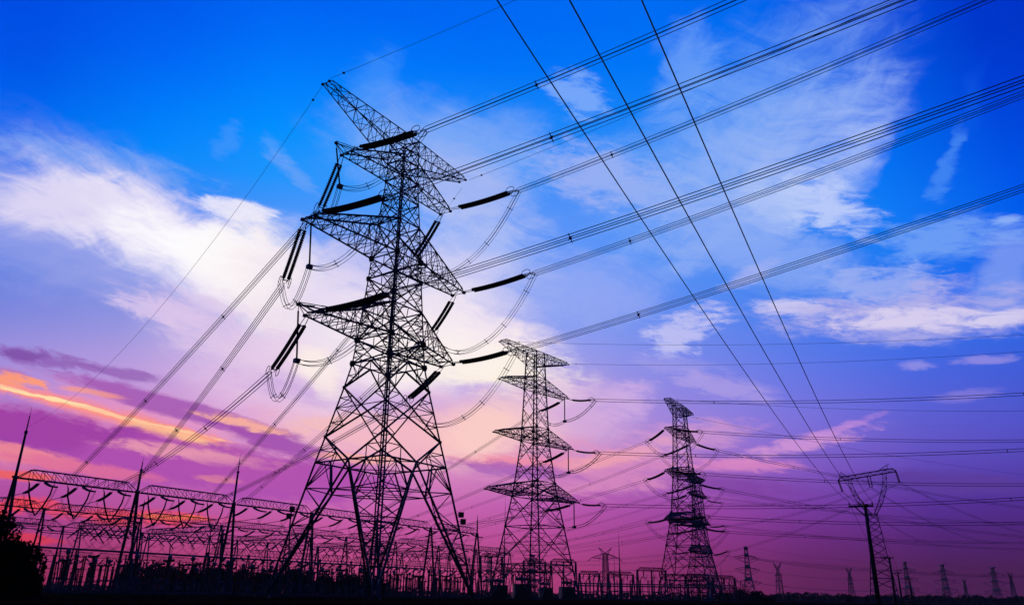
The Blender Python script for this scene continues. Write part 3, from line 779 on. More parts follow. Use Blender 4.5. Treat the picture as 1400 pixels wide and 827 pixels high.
A3 = dict(e=(10.4, 49.7), u=(11.2, 41.8), m=(12.6, 31), l=(14.2, 19.6))
prof3 = [(1.2, 13.0), (7.4, 10.9), (14.5, 8.3), (19.6, 6.5), (22.2, 5.8), (31, 4.3), (33.5, 4.1), (41.8, 3.3), (44.1, 3.1), (49.7, 2.7)]
def full_tower(key, loc, az, label, A, prof, wk, nice):
    t, L, a = tower2(key, loc, az, label, prof, A, wk, 2 if key == 'T3' else 1)
    org = Vector((loc[0], loc[1], GZ))
    er = strings(t, org, key, ('uN', 'mN', 'lN', 'uF', 'mF', 'lF'), .8, None, twin=.45, r=.21 * nice, ringr=.6, sheds=False, link=.1)
    el = strings(t, org, key, ('uN', 'mN', 'lN', 'uF', 'mF', 'lF'), .8, None, twin=.45, r=.21 * nice, ringr=.6, sheds=False, link=.1, right=False)
    for k in er:
        if k in el: jumper(t, hang(er[k], el[k], 5.0, 20, pw=2.2), nsub=2, r=.05 * nice, sp=.5, spacers=(.15, .4, .85))
    return t, L, a
t3, L3, a3 = full_tower('T3', (45.0, 205.0), 61.0, 'third lattice pylon, slim and dark, with strings pulled out to both sides', A3, prof3, 1.12, 1.0)
for k in ('uN', 'mN', 'lN', 'uF', 'mF', 'lF'):
    side = 'near' if k[1] == 'N' else 'far'
    bundle(WDATA[('T3', k, 'right')], 'two dark cables running right from the %s %s arm of the third pylon' % (nm3[k[0]], side), 'cable bundles of the third pylon', 2, .06, .55, first={'uN': 32, 'mN': 27, 'lN': 20, 'uF': 33, 'mF': 36, 'lF': 34}[k], gap=60, seg=34)
    bundle(WDATA[('T3', k, 'left')], 'two faint cables running left from the %s %s arm of the third pylon' % (nm3[k[0]], side), 'cable bundles of the third pylon', 2, .045, .5, first=26, gap=44)
ground_wire(WDATA[('T3', 'eN', 'right')], 'faint earth wire running right from the raised top tip of the third pylon', s0=.5, r=.035)
ground_wire(WDATA[('T3', 'eF', 'right')], 'faint earth wire sloping right from the lower top tip of the third pylon', s0=.2, r=.035)
# ---- tower 4 behind tower 3, with wires on to tower 5
T4 = (78.4, 333.0)
def mk(key, k, p, q, sag, s_start=9.0):
    """adds a span from p to q (3D) with mid sag to the table"""
    p = Vector(p); q = Vector(q); d = q - p; L = math.hypot(d.x, d.y); a = math.degrees(math.atan2(d.y, d.x))
    c = 4 * sag / (L * L); b = (q.z - p.z) / L - c * L
    return (key, k, p.x, p.y, p.z, a, s_start, L, p.z, b, c)
def armtip(loc, az, sg, r, z): 
    v = dirv(az) * (sg * r); return (loc[0] + v.x, loc[1] + v.y, z)
T5 = (130.9, 289.6)
T5D = Vector((17.9, -8.1, 0)).normalized()
t5pt = {'a': (122.6, 293.4, 39.4), 'b': (131.6, 289.5, 40.6), 'c': (140.2, 285.4, 42.0)}
for k, sg, zz, tgt, lev in (('uN', -1, 41.8, None, 'u'), ('mN', -1, 31, None, 'm'), ('lN', -1, 19.6, None, 'l'), ('uF', 1, 41.8, 'a', 'u'), ('mF', 1, 31, 'b', 'm'), ('lF', 1, 19.6, 'c', 'l')):
    p = armtip(T4, 60, sg, A3[lev][0], zz - .5)
    q = t5pt[tgt] if tgt else (p[0] + 210, p[1] + 45, zz - 6)
    WDATA[('T4', k, 'right')] = mk('T4', k, p, q, 3.0)
    ql = SP(300 + 14 * sg, 120 + 4 * zz / 10, 19)
    WDATA[('T4', k, 'left')] = mk('T4', k, p, ql, 3.0)
t4, L4, a4 = full_tower('T4', T4, 60, 'fourth lattice pylon, half hidden behind the third', A3, prof3, 1.3, 1.2)
for k in ('uN', 'mN', 'lN', 'uF', 'mF', 'lF'):
    side = 'near' if k[1] == 'N' else 'far'
    bundle(WDATA[('T4', k, 'right')], 'two thin cables running right from the %s %s arm of the fourth pylon' % (nm3[k[0]], side), 'cable bundles of the fourth pylon', 2, .055, .55, first=40, gap=70)
    bundle(WDATA[('T4', k, 'left')], 'two thin cables running left from the %s %s arm of the fourth pylon' % (nm3[k[0]], side), 'cable bundles of the fourth pylon', 2, .045, .55, first=40, gap=70)

# ---- tower 5: wine-glass suspension tower
def goblet_tower():
    t = thing('goblet_tower', 'wine-glass shaped lattice pylon with two horns at the right', 'pylon', (T5[0], T5[1], GZ), 0)
    az5 = math.degrees(math.atan2(T5D.y, T5D.x))
    prof = [(1.2, 9.6), (9, 7.6), (16, 5.8), (24, 4.1), (31.2, 2.9)]
    L = Lattice(T5, az5, prof)
    for i in range(4):
        m = MB()
        for (za, _), (zb, _) in zip(prof, prof[1:]): m.bar(L.cor(i, za), L.cor(i, zb), .26, .24)
        m.box(L.cor(i, 1.2), .9, .9, .5, 0, 1); m.build('leg', [STEEL, CONC], t)
    m = MB()
    zs = [1.2, 5.6, 9.6, 13.2, 16.5, 19.5, 22.2, 24.7, 27, 29.2, 31.2]
    for i in range(4):
        for a, b in zip(zs, zs[1:]): face_x(L, m, i, a, b, .13, .08, 1 if a < 10 else 0)
    for z in (9.6, 16.5, 31.2): ring(L, m, z, .15, True, .1)
    m.build('bracing', STEEL, t)
    ax = T5D; lt = Vector((-ax.y, ax.x, 0))
    # two curved columns of the cup
    for sg, zt, rt in ((-1, 43.6, 6.2), (1, 45.4, 5.7)):
        m = MB(); pin = []; pout = []
        n = 9
        for k in range(n + 1):
            s = k / n
            z = 31.2 + (zt - 31.2) * s - GZ
            c = .75 + (rt - .75) * (1 - (1 - s) ** 1.8); wd = .75 + .35 * math.sin(math.pi * min(1, s * 1.1)) + .25 * s
            row = []
            for a_, b_ in ((-1, -1), (-1, 1), (1, -1), (1, 1)):
                row.append(ax * (sg * c + a_ * wd * .5 * 1.3) + lt * b_ * (1.35 - .5 * s) + UP * z)
            pin.append(row)
        for k in range(n):
            for j in range(4): m.bar(pin[k][j], pin[k + 1][j], .17)
            A = pin[k]; B = pin[k + 1]
            for a_, b_ in ((0, 1), (2, 3), (0, 2), (1, 3)):
                m.bar(A[a_], B[b_], .1) if k % 2 else m.bar(A[b_], B[a_], .1)
                m.bar(B[a_], B[b_], .09)
        m.build('cup_column', STEEL, t)
    # bridge beam, rises a little to the right
    m = MB(); zl, zr = 43.3, 46.0
    rl, rr = -10.2, 9.7
    def BP(s, h, w): 
        x = rl + (rr - rl) * s; z = zl + (zr - zl) * s - GZ
        hh = 1.3 if .06 < s < .94 else .3
        return ax * x + lt * w * .8 + UP * (z + (hh if h else 0))
    n = 16
    for w in (-1, 1):
        for h in (0, 1):
            m.tube([BP(k / n, h, w) for k in range(n + 1)], .1, 4)
        for k in range(n):
            m.bar(BP(k / n, k % 2, w), BP((k + 1) / n, 1 - k % 2, w), .09); m.bar(BP((k + 1) / n, 0, w), BP((k + 1) / n, 1, w), .08)
    for k in range(n):
        for h in (0, 1):
            m.bar(BP(k / n, h, -1 if k % 2 else 1), BP((k + 1) / n, h, 1 if k % 2 else -1), .08); m.bar(BP(k / n, h, -1), BP(k / n, h, 1), .08)
    m.build('bridge_beam', STEEL, t)
    for x0, x1, z0, z1 in ((-8.3, -8.9, 44.8, 46.8), (5.0, 7.6, 46.6, 49.0)):
        m = MB(); tip_ = ax * x1 + UP * (z1 - GZ)
        for a_, b_ in ((-1.3, -1), (-1.3, 1), (1.5, -1), (1.5, 1)):
            p = ax * (x0 + a_) + lt * b_ * .8 + UP * (z0 - GZ - .2); m.bar(p, tip_, .13)
            for f in (.3, .6): m.bar(p.lerp(tip_, f), (ax * (x0 - a_) + lt * b_ * .8 + UP * (z0 - GZ - .2)).lerp(tip_, f), .07)
        m.build('earth_wire_horn', STEEL, t)
    for key, x in (('a', -10.0), ('b', .4), ('c', 9.6)):
        q = Vector(t5pt[key]) - Vector((T5[0], T5[1], GZ)); zt = zl + (zr - zl) * (x - rl) / (rr - rl) - GZ
        m = MB(); 
        for d_ in ((-.45, .45) if key == 'b' else (-.18, .18)):
            m.tube([ax * (x + d_) + UP * zt, q + ax * d_ + UP * .3], .16, 6)
        m.bar(q - ax * .6 + UP * .3, q + ax * .6 + UP * .3, .16, mi=1)
        m.build('insulator_string', [INSUL, STEEL], t)
goblet_tower()
for key, dd, nmx in (('a', (170, 250, -2), 'left'), ('b', (185, 235, -2), 'middle'), ('c', (205, 215, -2), 'right')):
    p = t5pt[key]; w = mk('T5', key, p, (p[0] + dd[0], p[1] + dd[1], p[2] + dd[2]), 5.0, 0.0)
    bundle(w, 'two cables falling right from the %s string of the wine-glass pylon' % nmx, 'cables of the wine-glass pylon', 2, .06, .55, first=30, gap=60)

# ------------------------------------------------------------------ concrete line poles on the right
def line_pole(loc, h, label, az, wk=1.0, tilt=(0, 0)):
    t = thing('concrete_pole', label, 'utility pole', (loc[0], loc[1], GZ), 0)
    m = MB(); m.tube([(0, 0, -.3), (tilt[0] * .5, tilt[1] * .5, h * .5), (tilt[0], tilt[1], h)], .2, 12, rad=[.24 * wk, .2 * wk, .14 * wk]); m.build('shaft', CONC, t, True)
    d = dirv(az); top = Vector((tilt[0], tilt[1], h - .18))
    m = MB(); m.bar(top - d * 1.75, top + d * .85, .16 * wk); m.box(top, .45 * wk, .45 * wk, .34); m.build('cross_arm', STEEL, t)
    m = MB(); m.bar(top - d * 1.15, top - UP * 1.25, .12 * wk); m.build('brace', STEEL, t)
    pts = []
    for x in (-1.65, -.15, .78):
        b = top + d * x + UP * .1
        m = MB(); m.tube([b, b + UP * .1, b + UP * .12, b + UP * .24, b + UP * .26, b + UP * .34], .05, 8, rad=[.03, .03, .09, .07, .07, .03]); m.build('pin_insulator', INSUL, t)
        pts.append(Vector((loc[0], loc[1], GZ)) + b + UP * .34)
    return pts
PA = -28
pp1 = line_pole((40.6, 91.5), 10.95, 'big leaning concrete pole in front of the wine-glass pylon', PA, 1.15, (0, 0))
pp2 = line_pole((84.3, 181.5), 9.9, 'smaller concrete pole right of the big pole, under the wine-glass pylon', PA, 1.2)
pp3 = line_pole((128.1, 271.3), 9.8, 'small distant pole second to the right of the big concrete pole', PA, 1.5)
pp4 = line_pole((160, 330), 9.6, 'small distant pole third to the right of the big concrete pole', PA, 1.7)
def pole_wires(a, b, sags, label, r=.022, seg=22):
    for i, (p, q) in enumerate(zip(a, b)):
        p = Vector(p); q = Vector(q); m = MB()
        m.tube([p.lerp(q, k / seg) - Vector((0, 0, 4 * sags * (k / seg) * (1 - k / seg))) for k in range(seg + 1)], r, 5)
        tag(m.build('line_wire', WIRE, origin=p), label[i], 'power line', 'wires on the concrete poles')
# the near span goes over the camera towards a pole behind it
for i, p in enumerate(pp1):
    d = dirv(244.0); kb, kc = ((-.0629, .000603), (-.0763, .000655), (-.0729, .000689))[i]; m = MB(); pts = []
    for k in range(41):
        s = 122 * k / 40; pts.append(Vector((p.x, p.y, 0)) + d * s + UP * (12.5 + kb * s + kc * s * s))
    m.tube(pts, .019, 6, rad=[.024 - .012 * k / 40 for k in range(41)])
    tag(m.build('line_wire', WIRE, origin=p), ['left of the three thick single wires crossing the sky steeply to the big concrete pole',
        'middle of the three thick single wires crossing the sky steeply to the big concrete pole',
        'right of the three thick single wires crossing the sky steeply to the big concrete pole'][i], 'power line', 'wires on the concrete poles')
pole_wires(pp1, pp2, 1.2, ['left wire sagging from the big concrete pole to the smaller pole', 'middle wire sagging from the big concrete pole to the smaller pole', 'right wire sagging from the big concrete pole to the smaller pole'], .02)
pole_wires(pp2, pp3, 1.2, ['left wire between the second and third concrete poles', 'middle wire between the second and third concrete poles', 'right wire between the second and third concrete poles'], .03)

# ------------------------------------------------------------------ far towers
def far_y(loc, az, h, label, wk):
    """slim tower with a V shaped head"""
    t = thing('forked_tower', label, 'pylon', (loc[0], loc[1], GZ), 0, 'slim forked pylons on the horizon')
    k = h / 40.0
    L = Lattice(loc, az, [(1.2, 8.0 * k), (1.2 + 14 * k, 4.6 * k), (1.2 + 30 * k, 2.2 * k), (1.2 + 34 * k, 2 * k)])
    for i in range(4):
        m = MB()
        for (za, _), (zb, _) in zip(L.prof, L.prof[1:]): m.bar(L.cor(i, za), L.cor(i, zb), .3 * wk)
        m.build('leg', STEEL2, t)
    m = MB(); zs = [1.2 + q * k for q in (0, 6, 11, 15.5, 19.5, 23, 26, 28.7, 31, 34)]
    for i in range(4):
        for a, b in zip(zs, zs[1:]): face_x(L, m, i, a, b, .18 * wk, .1)
    m.build('bracing', STEEL2, t)
    ax = dirv(az); lt = Vector((-ax.y, ax.x, 0))
    m = MB()
    for sg in (-1, 1):
        for q in (-.9, .9):
            m.bar(UP * 33 * k + lt * q + ax * sg * .9, UP * (h - .5) + ax * sg * 6.2 * k, .3 * wk)
            m.bar(UP * 35.5 * k + lt * q, UP * (h - .3) + ax * sg * 6.2 * k, .2 * wk)
            m.bar(UP * 34.5 * k + lt * q, UP * (35.4 * k) + ax * sg * 4.5 * k, .25 * wk)
        m.bar(UP * 37.5 * k + ax * sg * 1.5 * k, UP * 36 * k + ax * sg * 3 * k, .16 * wk)
    m.build('forked_head', STEEL2, t)
    for zz, r in ((27 * k, 5.6 * k), (21 * k, 5.0 * k)):
        for sg in (-1, 1):
            m = MB()
            for q in (-.9, .9): m.bar(UP * (zz + 1.6) + lt * q + ax * sg, UP * zz + ax * sg * r, .22 * wk); m.bar(UP * (zz - .4) + lt * q + ax * sg, UP * zz + ax * sg * r, .22 * wk)
            m.bar(UP * zz + ax * sg * r, UP * (zz - 2.5) + ax * sg * r, .2 * wk, mi=0)
            m.build('cross_arm', STEEL2, t)
def at_bearing(a, d): return (d * math.sin(R(a)), d * math.cos(R(a)))
AF = dict(e=(7.5, 49.7), u=(11.2, 41.8), m=(12.6, 31), l=(14.2, 19.6))
far_labels = [(16.2, 823, 66, 'distant drum-headed pylon just right of the third and fourth pylons', 2.1),
              (25.75, 1150, 75, 'distant squat pylon right beside the wine-glass pylon', 2.6),
              (27.8, 1230, 80, 'distant squat pylon between the wine-glass pylon and the right edge', 2.6),
              (30.45, 1330, 82, 'distant squat pylon nearest the right edge of the sky', 2.8),
              (-1.3, 1060, 62, 'faint distant pylon seen left of the second pylon above the yard', 2.3),
              (1.7, 1000, 62, 'faint distant pylon seen through the legs of the second pylon', 2.3)]
FT = []
for b_, D_, az_, lab, wk in far_labels:
    loc = at_bearing(b_, D_)
    t, L, a = tower2('F', loc, az_, lab, prof3, AF, wk, 0, False, mt=STEEL2)
    ld = dirv(az_ - 92)
    for lev in 'uml':
        for s, sg in (('N', -1), ('F', 1)):
            p = a[lev + s]
            for q in (-1, 1):
                m = MB(); m.bar(p, p + ld * q * 9.5 + UP * -1.8, .5 if q > 0 else .45); m.build('insulator_string', INSUL, t)
            jumper(t, hang(p + ld * 9.5 - UP * 1.8, p - ld * 9.5 - UP * 1.8, 4.5, 10), nsub=2, r=.09, sp=.5, spacers=())
    FT.append((Vector((loc[0], loc[1], GZ)), a, ld))
def far_wire(p, q, sag, label, r=.16):
    p = Vector(p); q = Vector(q); m = MB(); m.tube([p.lerp(q, k / 20) - Vector((0, 0, 4 * sag * (k / 20) * (1 - k / 20))) for k in range(21)], r, 4)
    tag(m.build('far_wire', WIRE, origin=p), label, 'power line', 'far cables along the horizon')
names = ['the wine-glass pylon', 'the middle squat pylon', 'the right squat pylon']
for i, (A_, B_) in enumerate(((0, 1), (1, 2), (2, 3))):
    for lev in 'uml':
        for s in 'NF':
            if s == 'F' and lev == 'm' : continue
            p = FT[A_][0] + FT[A_][1][lev + s] - UP * 1.8; q = FT[B_][0] + FT[B_][1][lev + s] - UP * 1.8
            far_wire(p, q, 5, 'faint far cable at %s arm level left of %s' % (nm3[lev], names[i]), .11)
    far_wire(FT[A_][0] + FT[A_][1]['eN'], FT[B_][0] + FT[B_][1]['eN'], 4, 'faint far earth wire along the tower tops left of %s' % names[i], .07)
for lev in 'um':
    p = FT[3][0] + FT[3][1][lev + 'N'] - UP * 1.8; far_wire(p, p + Vector((500, -30, -3)), 5, 'faint far cable leaving the last squat pylon at %s arm level' % nm3[lev], .11)
    p = FT[0][0] + FT[0][1][lev + 'N'] - UP * 1.8; far_wire(p, (SP(330, 150).x, SP(330, 150).y, 20), 8, 'faint far cable falling left from the %s arm of the drum-headed pylon' % nm3[lev], .09)
for b_, D_, h, az_, lab, wk in ((18.1, 950, 39.5, 30, 'slim distant forked pylon right of the drum-headed one', 2.0), (22.45, 1060, 39, 35, 'slim distant forked pylon left of the big concrete pole', 2.1),
                       (28.85, 1500, 37.5, 35, 'smallest forked pylon, between two squat pylons', 2.7), (31.3, 1240, 39.5, 35, 'slim distant forked pylon nearest the right edge', 2.3)):
    far_y(at_bearing(b_, D_), az_, h, lab, wk)
def cat_tower():
    loc = at_bearing(6.75, 560); k = .72
    L = Lattice(loc, 12, [(1.2, 9 * k), (1.2 + 14 * k, 5.6 * k), (1.2 + 24 * k, 4.6 * k), (1.2 + 40 * k, 3.6 * k)])
    t = thing('eared_tower', 'grey distant lattice pylon with two ear-like tips, right of the second pylon', 'pylon', (loc[0], loc[1], GZ), 0)
    for i in range(4):
        m = MB()
        for (za, _), (zb, _) in zip(L.prof, L.prof[1:]): m.bar(L.cor(i, za), L.cor(i, zb), .42)
        m.build('leg', STEEL, t)
    m = MB(); zs = [1.2 + q * k for q in (0, 6, 11, 15, 18.5, 22, 25, 28, 31, 34, 37, 40)]
    for i in range(4):
        for a, b in zip(zs, zs[1:]): face_x(L, m, i, a, b, .26, .14); 
    for z in zs[4:]: ring(L, m, z, .18, False)
    m.build('bracing', STEEL, t)
    for z, r in ((38, 13), (22, 13)):
        for sg in (-1, 1):
            m = MB(); e = arm_truss(L, m, sg, r * k, 1.2 + (z - 2) * k, 1.2 + (z - 3) * k, 1.2 + (z + 2) * k, .8, .3, 5, .28, .13); m.build('cross_arm', STEEL, t)
            m = MB(); m.bar(e, e + dirv(12) * sg * 3 - UP * 2.4, .4); m.build('insulator_string', INSUL, t)
    for sg in (-1, 1):
        m = MB(); tip_ = dirv(12) * sg * 6.8 * k + UP * 45.5 * k
        for i in range(4): m.bar(L.cor(i, 1.2 + 39 * k), tip_, .26)
        m.build('earth_wire_horn', STEEL, t)
cat_tower()

# ------------------------------------------------------------------ substation
HB = 18.8
def beam(parent, p, q, w=1.5, h=1.7, nb=9, taper=.1, r=.09, rb=.055, name='beam'):
    p = Vector(p); q = Vector(q); d = q - p; n = d.normalized(); lt = n.cross(UP).normalized(); m = MB()
    def B(t, s): return p + d * t + lt * s * w / 2
    def T(t, s=0): return p + d * t + UP * h + lt * s * w * .3
    for s in (-1, 1): m.bar(B(0, s), B(1, s), r * 2)
    for s in (-1, 1):
        m.bar(T(taper, s), T(1 - taper, s), r * 1.8); m.bar(B(0, s), T(taper, s), r * 1.8); m.bar(B(1, s), T(1 - taper, s), r * 1.8)
        for k in range(nb):
            a = taper + (1 - 2 * taper) * k / nb; b = taper + (1 - 2 * taper) * (k + 1) / nb
            if k < nb / 2: m.bar(T(a, s), B(b, s), rb * 2)
            else: m.bar(B(a, s), T(b, s), rb * 2)
            m.bar(T(b, s), B(b, s), rb * 2)
        m.bar(T(taper, s), B(taper, s), rb * 2)
    for k in range(nb + 1):
        a = k / nb; m.bar(B(a, -1), B(min(1, a + 1 / nb), 1), rb * 1.6)
    return m.build(name, STEEL, parent)
def a_column(parent, p, h, ax, spread=2.6, r=.2, name='column'):
    p = Vector(p); m = MB()
    for s in (-1, 1):
        m.tube([p + ax * s * spread, p + ax * s * .22 + UP * h], r, 8, rad=[r * 1.15, r])
    m.bar(p + ax * -spread * .45 + UP * h * .55, p + ax * spread * .45 + UP * h * .55, .16)
    m.box(p + UP * (h + .1), .8, .8, .4)
    return m.build(name, CONC, parent)
def mast(parent, p, z0, z1, r=.25, name='lightning_mast', lean=(0, 0)):
    p = Vector(p); m = MB(); h = z1 - z0
    m.tube([p + UP * z0, p + UP * (z0 + h * .62), p + UP * (z0 + h * .64), p + UP * (z0 + h * .86), p + UP * (z0 + h * .87), p + UP * z1], r, 8, rad=[r, r * .8, r * .5, r * .38, r * .2, .02])
    m.tube([p + UP * (z0 + h * .61), p + UP * (z0 + h * .65)], r * 1.15, 8)
    return m.build(name, STEEL, parent)
def gantry_row(label, us, v, h, masts, phases=(.2, .5, .8), vs=0, vstr=(), nb=9, slen=5.2, thin=1.0, spread=2.6, cname='substation_gantry', step=None):
    t = thing(cname, label, 'gantry', SP(us[0], v), 0)
    org = SP(us[0], v)
    def lp(u, vv, z): return SP(u, vv, z) - org
    ends = []
    for i, u in enumerate(us): a_column(t, lp(u, v, 0), h, V_, spread, (.27 if v == 0 else .21) * thin)
    for i, (u, z1) in masts.items(): mast(t, lp(u, v, 0), h, z1)
    for i, (a, b) in enumerate(zip(us, us[1:])):
        beam(t, lp(a + .3, v, h), lp(b - .3, v, h), nb=nb, r=.09 * thin, rb=.055 * thin)
        for f in phases:
            u = a + (b - a) * f
            e1 = lp(u, v + slen + .6, h - 1.9); e0 = lp(u, v - slen - .4, h - 1.4)
            insulator(t, lp(u, v + .7, h - .15), e1, .17 * thin, .35, sheds=False, rings=False, link=.12, sag=.3, n=6)
            insulator(t, lp(u, v - .7, h - .15), e0, .17 * thin, .35, sheds=False, rings=False, link=.12, sag=.3, n=6)
            if i in vstr:
                c = lp(u, v, h - 6.1)
                for s in (-1, 1):
                    tp = lp(u + s * 2.5, v + s * .3, h - .2); m = MB()
                    m.tube([tp, tp + (c - tp) * .12, tp.lerp(c, .35) + lp(u, v, 0) * 0 + U_ * s * .35, tp.lerp(c, .7) + U_ * s * .35, c], .14, 6, rad=[.05, .13, .15, .15, .12]); m.build('v_insulator', INSUL, t)
                jumper(t, hang(e0, c - UP * .1, 1.2, 8), nsub=2, r=.035, sp=.35, spacers=()); jumper(t, hang(c - UP * .1, e1, 1.2, 8), nsub=2, r=.035, sp=.35, spacers=())
            else:
                jumper(t, hang(e0, e1, 3.6 if vs == 0 else 2.4, 12), nsub=2, r=.035, sp=.35, spacers=(.5,))
            ends.append((org + e0, org + e1))
    return t, ends
S1 = 23.34
u1 = [S1 * k for k in range(7)]
g1, e1_ = gantry_row('nearest row of high lattice gantries left and behind the nearest pylon', u1, 0, HB,
                     {0: (0, 31.5), 1: (S1, 25.8), 2: (2 * S1, 30.0), 6: (6 * S1, 25.0)}, vstr=(0, 1))
u2 = [-18.7 + 26 * k for k in range(11)]
g2, e2_ = gantry_row('second row of high gantries, directly behind the nearest row', u2, 54, HB, {3: (59.3, 24), 5: (111.3, 29)}, nb=12, vs=1)
u3 = [13 + 27 * k for k in range(11)]
g3, e3_ = gantry_row('third and farthest row of high gantries in the yard', u3, 107, HB, {4: (121, 24)}, nb=12, vs=1, slen=4.4)
u4 = [-5 + 15 * k for k in range(17)]
g4, e4_ = gantry_row('row of lower gantries at the back of the yard', u4, 143, 11.5, {3: (40, 20), 9: (130, 19)}, nb=8, vs=1, slen=3, spread=1.4, thin=.85, phases=(.25, .5, .75))
u5 = [64 + 13 * k for k in range(13)]
g5, e5_ = gantry_row('row of low gantries between the first two high rows', u5, 30, 9.6, {}, nb=8, vs=1, slen=2.4, spread=1.2, thin=.8, phases=(.25, .5, .75))
def strung(p, q, sag, r=.035, two=.35):
    m = MB()
    n = (q - p).cross(UP).normalized()
    for s in ((-.5, .5) if two else (0,)):
        m.tube([p.lerp(q, k / 10) - Vector((0, 0, 4 * sag * (k / 10) * (1 - k / 10))) + n * s * two - p for k in range(11)], r, 4)
    o = m.build('yard_cable', WIRE); o.location = p
    return tag(o, 'thin double cable strung between two rows of gantries in the yard', 'power line', 'cables strung between the gantry rows')
for (a0, a1) in e1_:
    # nearest end on row 2
    u = (a1 - P0).dot(U_); c = min(e2_, key=lambda e: abs((e[0] - P0).dot(U_) - u)); strung(a1, c[0], 1.1)
for (a0, a1) in e2_:
    u = (a1 - P0).dot(U_); c = min(e3_, key=lambda e: abs((e[0] - P0).dot(U_) - u)); strung(a1, c[0], 1.1)

# beams running away from the camera with fanned insulators under them
def cross_portal(u, v0, v1, h, label, nf=7):
    t = thing('cross_portal', label, 'gantry', SP(u, v0), 0, 'gantry beams running front to back'); org = SP(u, v0)
    lp = lambda uu, vv, z: SP(uu, vv, z) - org
    for v in (v0, v1): a_column(t, lp(u, v, 0), h, U_, 1.8, .2)
    beam(t, lp(u, v0, h), lp(u, v1, h), nb=16, w=1.8, h=1.5, taper=.02)
    for k in range(nf):
        v = v0 + (v1 - v0) * (k + .5) / nf
        for s in (-1, 1):
            p = lp(u, v, h - .2); q = lp(u + s * 4.6, v, h - 3.6 - (k % 2)); m = MB(); m.tube([p, p.lerp(q, .15), p.lerp(q, .95) - UP * .3, q], .17, 6, rad=[.05, .16, .16, .06]); m.build('insulator_string', INSUL, t)
        jumper(t, hang(lp(u - 4.6, v, h - 3.6 - (k % 2)), lp(u + 4.6, v, h - 3.6 - (k % 2)), 3.2, 10), nsub=2, r=.035, sp=.3, spacers=())
for u, v0, v1, h, lab in ((63, 61, 90, HB - .6, 'front-to-back gantry beam with fanned insulators right of the left tree'), (92, 62, 100, HB - .6, 'front-to-back gantry beam between the first two lightning masts'),
                          (128, 62, 100, HB - .6, 'front-to-back gantry beam behind the left leg of the nearest pylon'), (168, 62, 100, HB - .6, 'front-to-back gantry beam behind the middle of the nearest pylon'),
                          (207, 62, 100, HB - .6, 'front-to-back gantry beam behind the right leg of the nearest pylon'), (24, 66, 96, 12.5, 'lower front-to-back gantry beam next to the left tree'), (52, 115, 140, 11.5, 'low front-to-back beam behind the second lightning mast')):
    cross_portal(u, v0, v1, h, lab)

# rigid tubular busbars
def busbar(v, z, u0, u1_, label, r=.11, dz=0.0, post=13):
    m = MB(); m.tube([SP(u0, v, z), SP((u0 + u1_) / 2, v, z - dz), SP(u1_, v, z)], r, 8)
    tag(m.build('busbar', TANK, origin=SP(u0, v, z)), label, 'busbar', 'long tubular busbars across the yard')
for j, (v, z, a, b, lab) in enumerate(((22, 8.6, -6, 142, 'nearest long tube crossing the yard under the first gantry row'), (24.6, 8.6, -6, 142, 'long tube just behind the nearest one under the first gantry row'), (40, 9.2, 0, 190, 'long tube crossing the yard between first and second gantry rows'),
                       (62, 14.6, -20, 36, 'lowest of three level tubes at the left behind the tree'), (65, 15.4, -20, 38, 'middle of three level tubes at the left behind the tree'), (68, 16.3, -20, 40, 'highest of three level tubes at the left behind the tree'),
                       (76, 14.8, 45, 100, 'front tube of the pair left of the second lightning mast'), (80, 15.6, 45, 104, 'back tube of the pair left of the second lightning mast'), (118, 8.8, 20, 230, 'far tube crossing the back of the yard'), (150, 7.5, 60, 290, 'farthest tube low above the back of the yard'))):
    busbar(v, z, a, b, lab)

# apparatus: one of each kind, then copies
def disc_stack(m, p, h, r, mi=0, n=8):
    k = max(5, int(h / .28)); pts = []; rad = []
    for i in range(k):
        z = h * i / k; e = h / k
        pts += [p + UP * z, p + UP * (z + e * .45), p + UP * (z + e * .5), p + UP * (z + e * .97)]; rad += [r, r * .9, r * .6, r * .6]
    m.tube(pts, r, n, rad=rad, mi=mi)
def proto_post():
    t = thing('post_insulator', 'slim grey support column carrying a dark ribbed insulator in the yard', 'insulator', group='support columns with insulators in the yard')
    m = MB(); m.tube([(0, 0, 0), (0, 0, 3.1)], .17, 8, rad=[.2, .17]); m.box((0, 0, 3.15), .5, .5, .12); m.build('support', CONC, t)
    m = MB(); disc_stack(m, Vector((0, 0, 3.2)), 4.0, .2); m.build('insulator', INSUL, t)
    m = MB(); m.tube([(.45 * math.cos(a), .45 * math.sin(a), 7.25) for a in [i * math.pi / 6 for i in range(12)]], .05, 5, closed=True); m.bar((-.5, 0, 7.25), (.5, 0, 7.25), .12); m.build('cap_ring', STEEL, t)
    return t
def proto_breaker():
    t = thing('circuit_breaker', 'T-shaped circuit breaker with a level chamber on a tall insulator', 'circuit breaker', group='T-shaped circuit breakers in the yard')
    m = MB()
    for s in (-1, 1): m.bar((s * .45, 0, 0), (s * .3, 0, 2.6), .16); m.bar((s * .45, 0, .3), (-s * .35, 0, 2.3), .08)
    m.box((0, 0, 2.7), 1.0, .8, .25); m.build('support', STEEL, t)
    m = MB(); disc_stack(m, Vector((0, 0, 2.85)), 3.6, .24); m.build('insulator', INSUL, t)
    m = MB(); m.tube([(-2.0, 0, 6.9), (-1.85, 0, 6.85), (-.35, 0, 6.6), (.35, 0, 6.6), (1.85, 0, 6.85), (2.0, 0, 6.9)], .25, 8, rad=[.1, .24, .26, .26, .24, .1]); m.box((0, 0, 6.6), .55, .55, .55); m.build('interrupter', INSUL, t)
    m = MB(); m.box((.2, .5, 1.3), .6, .45, 1.0); m.build('control_cabinet', TANK, t)
    return t
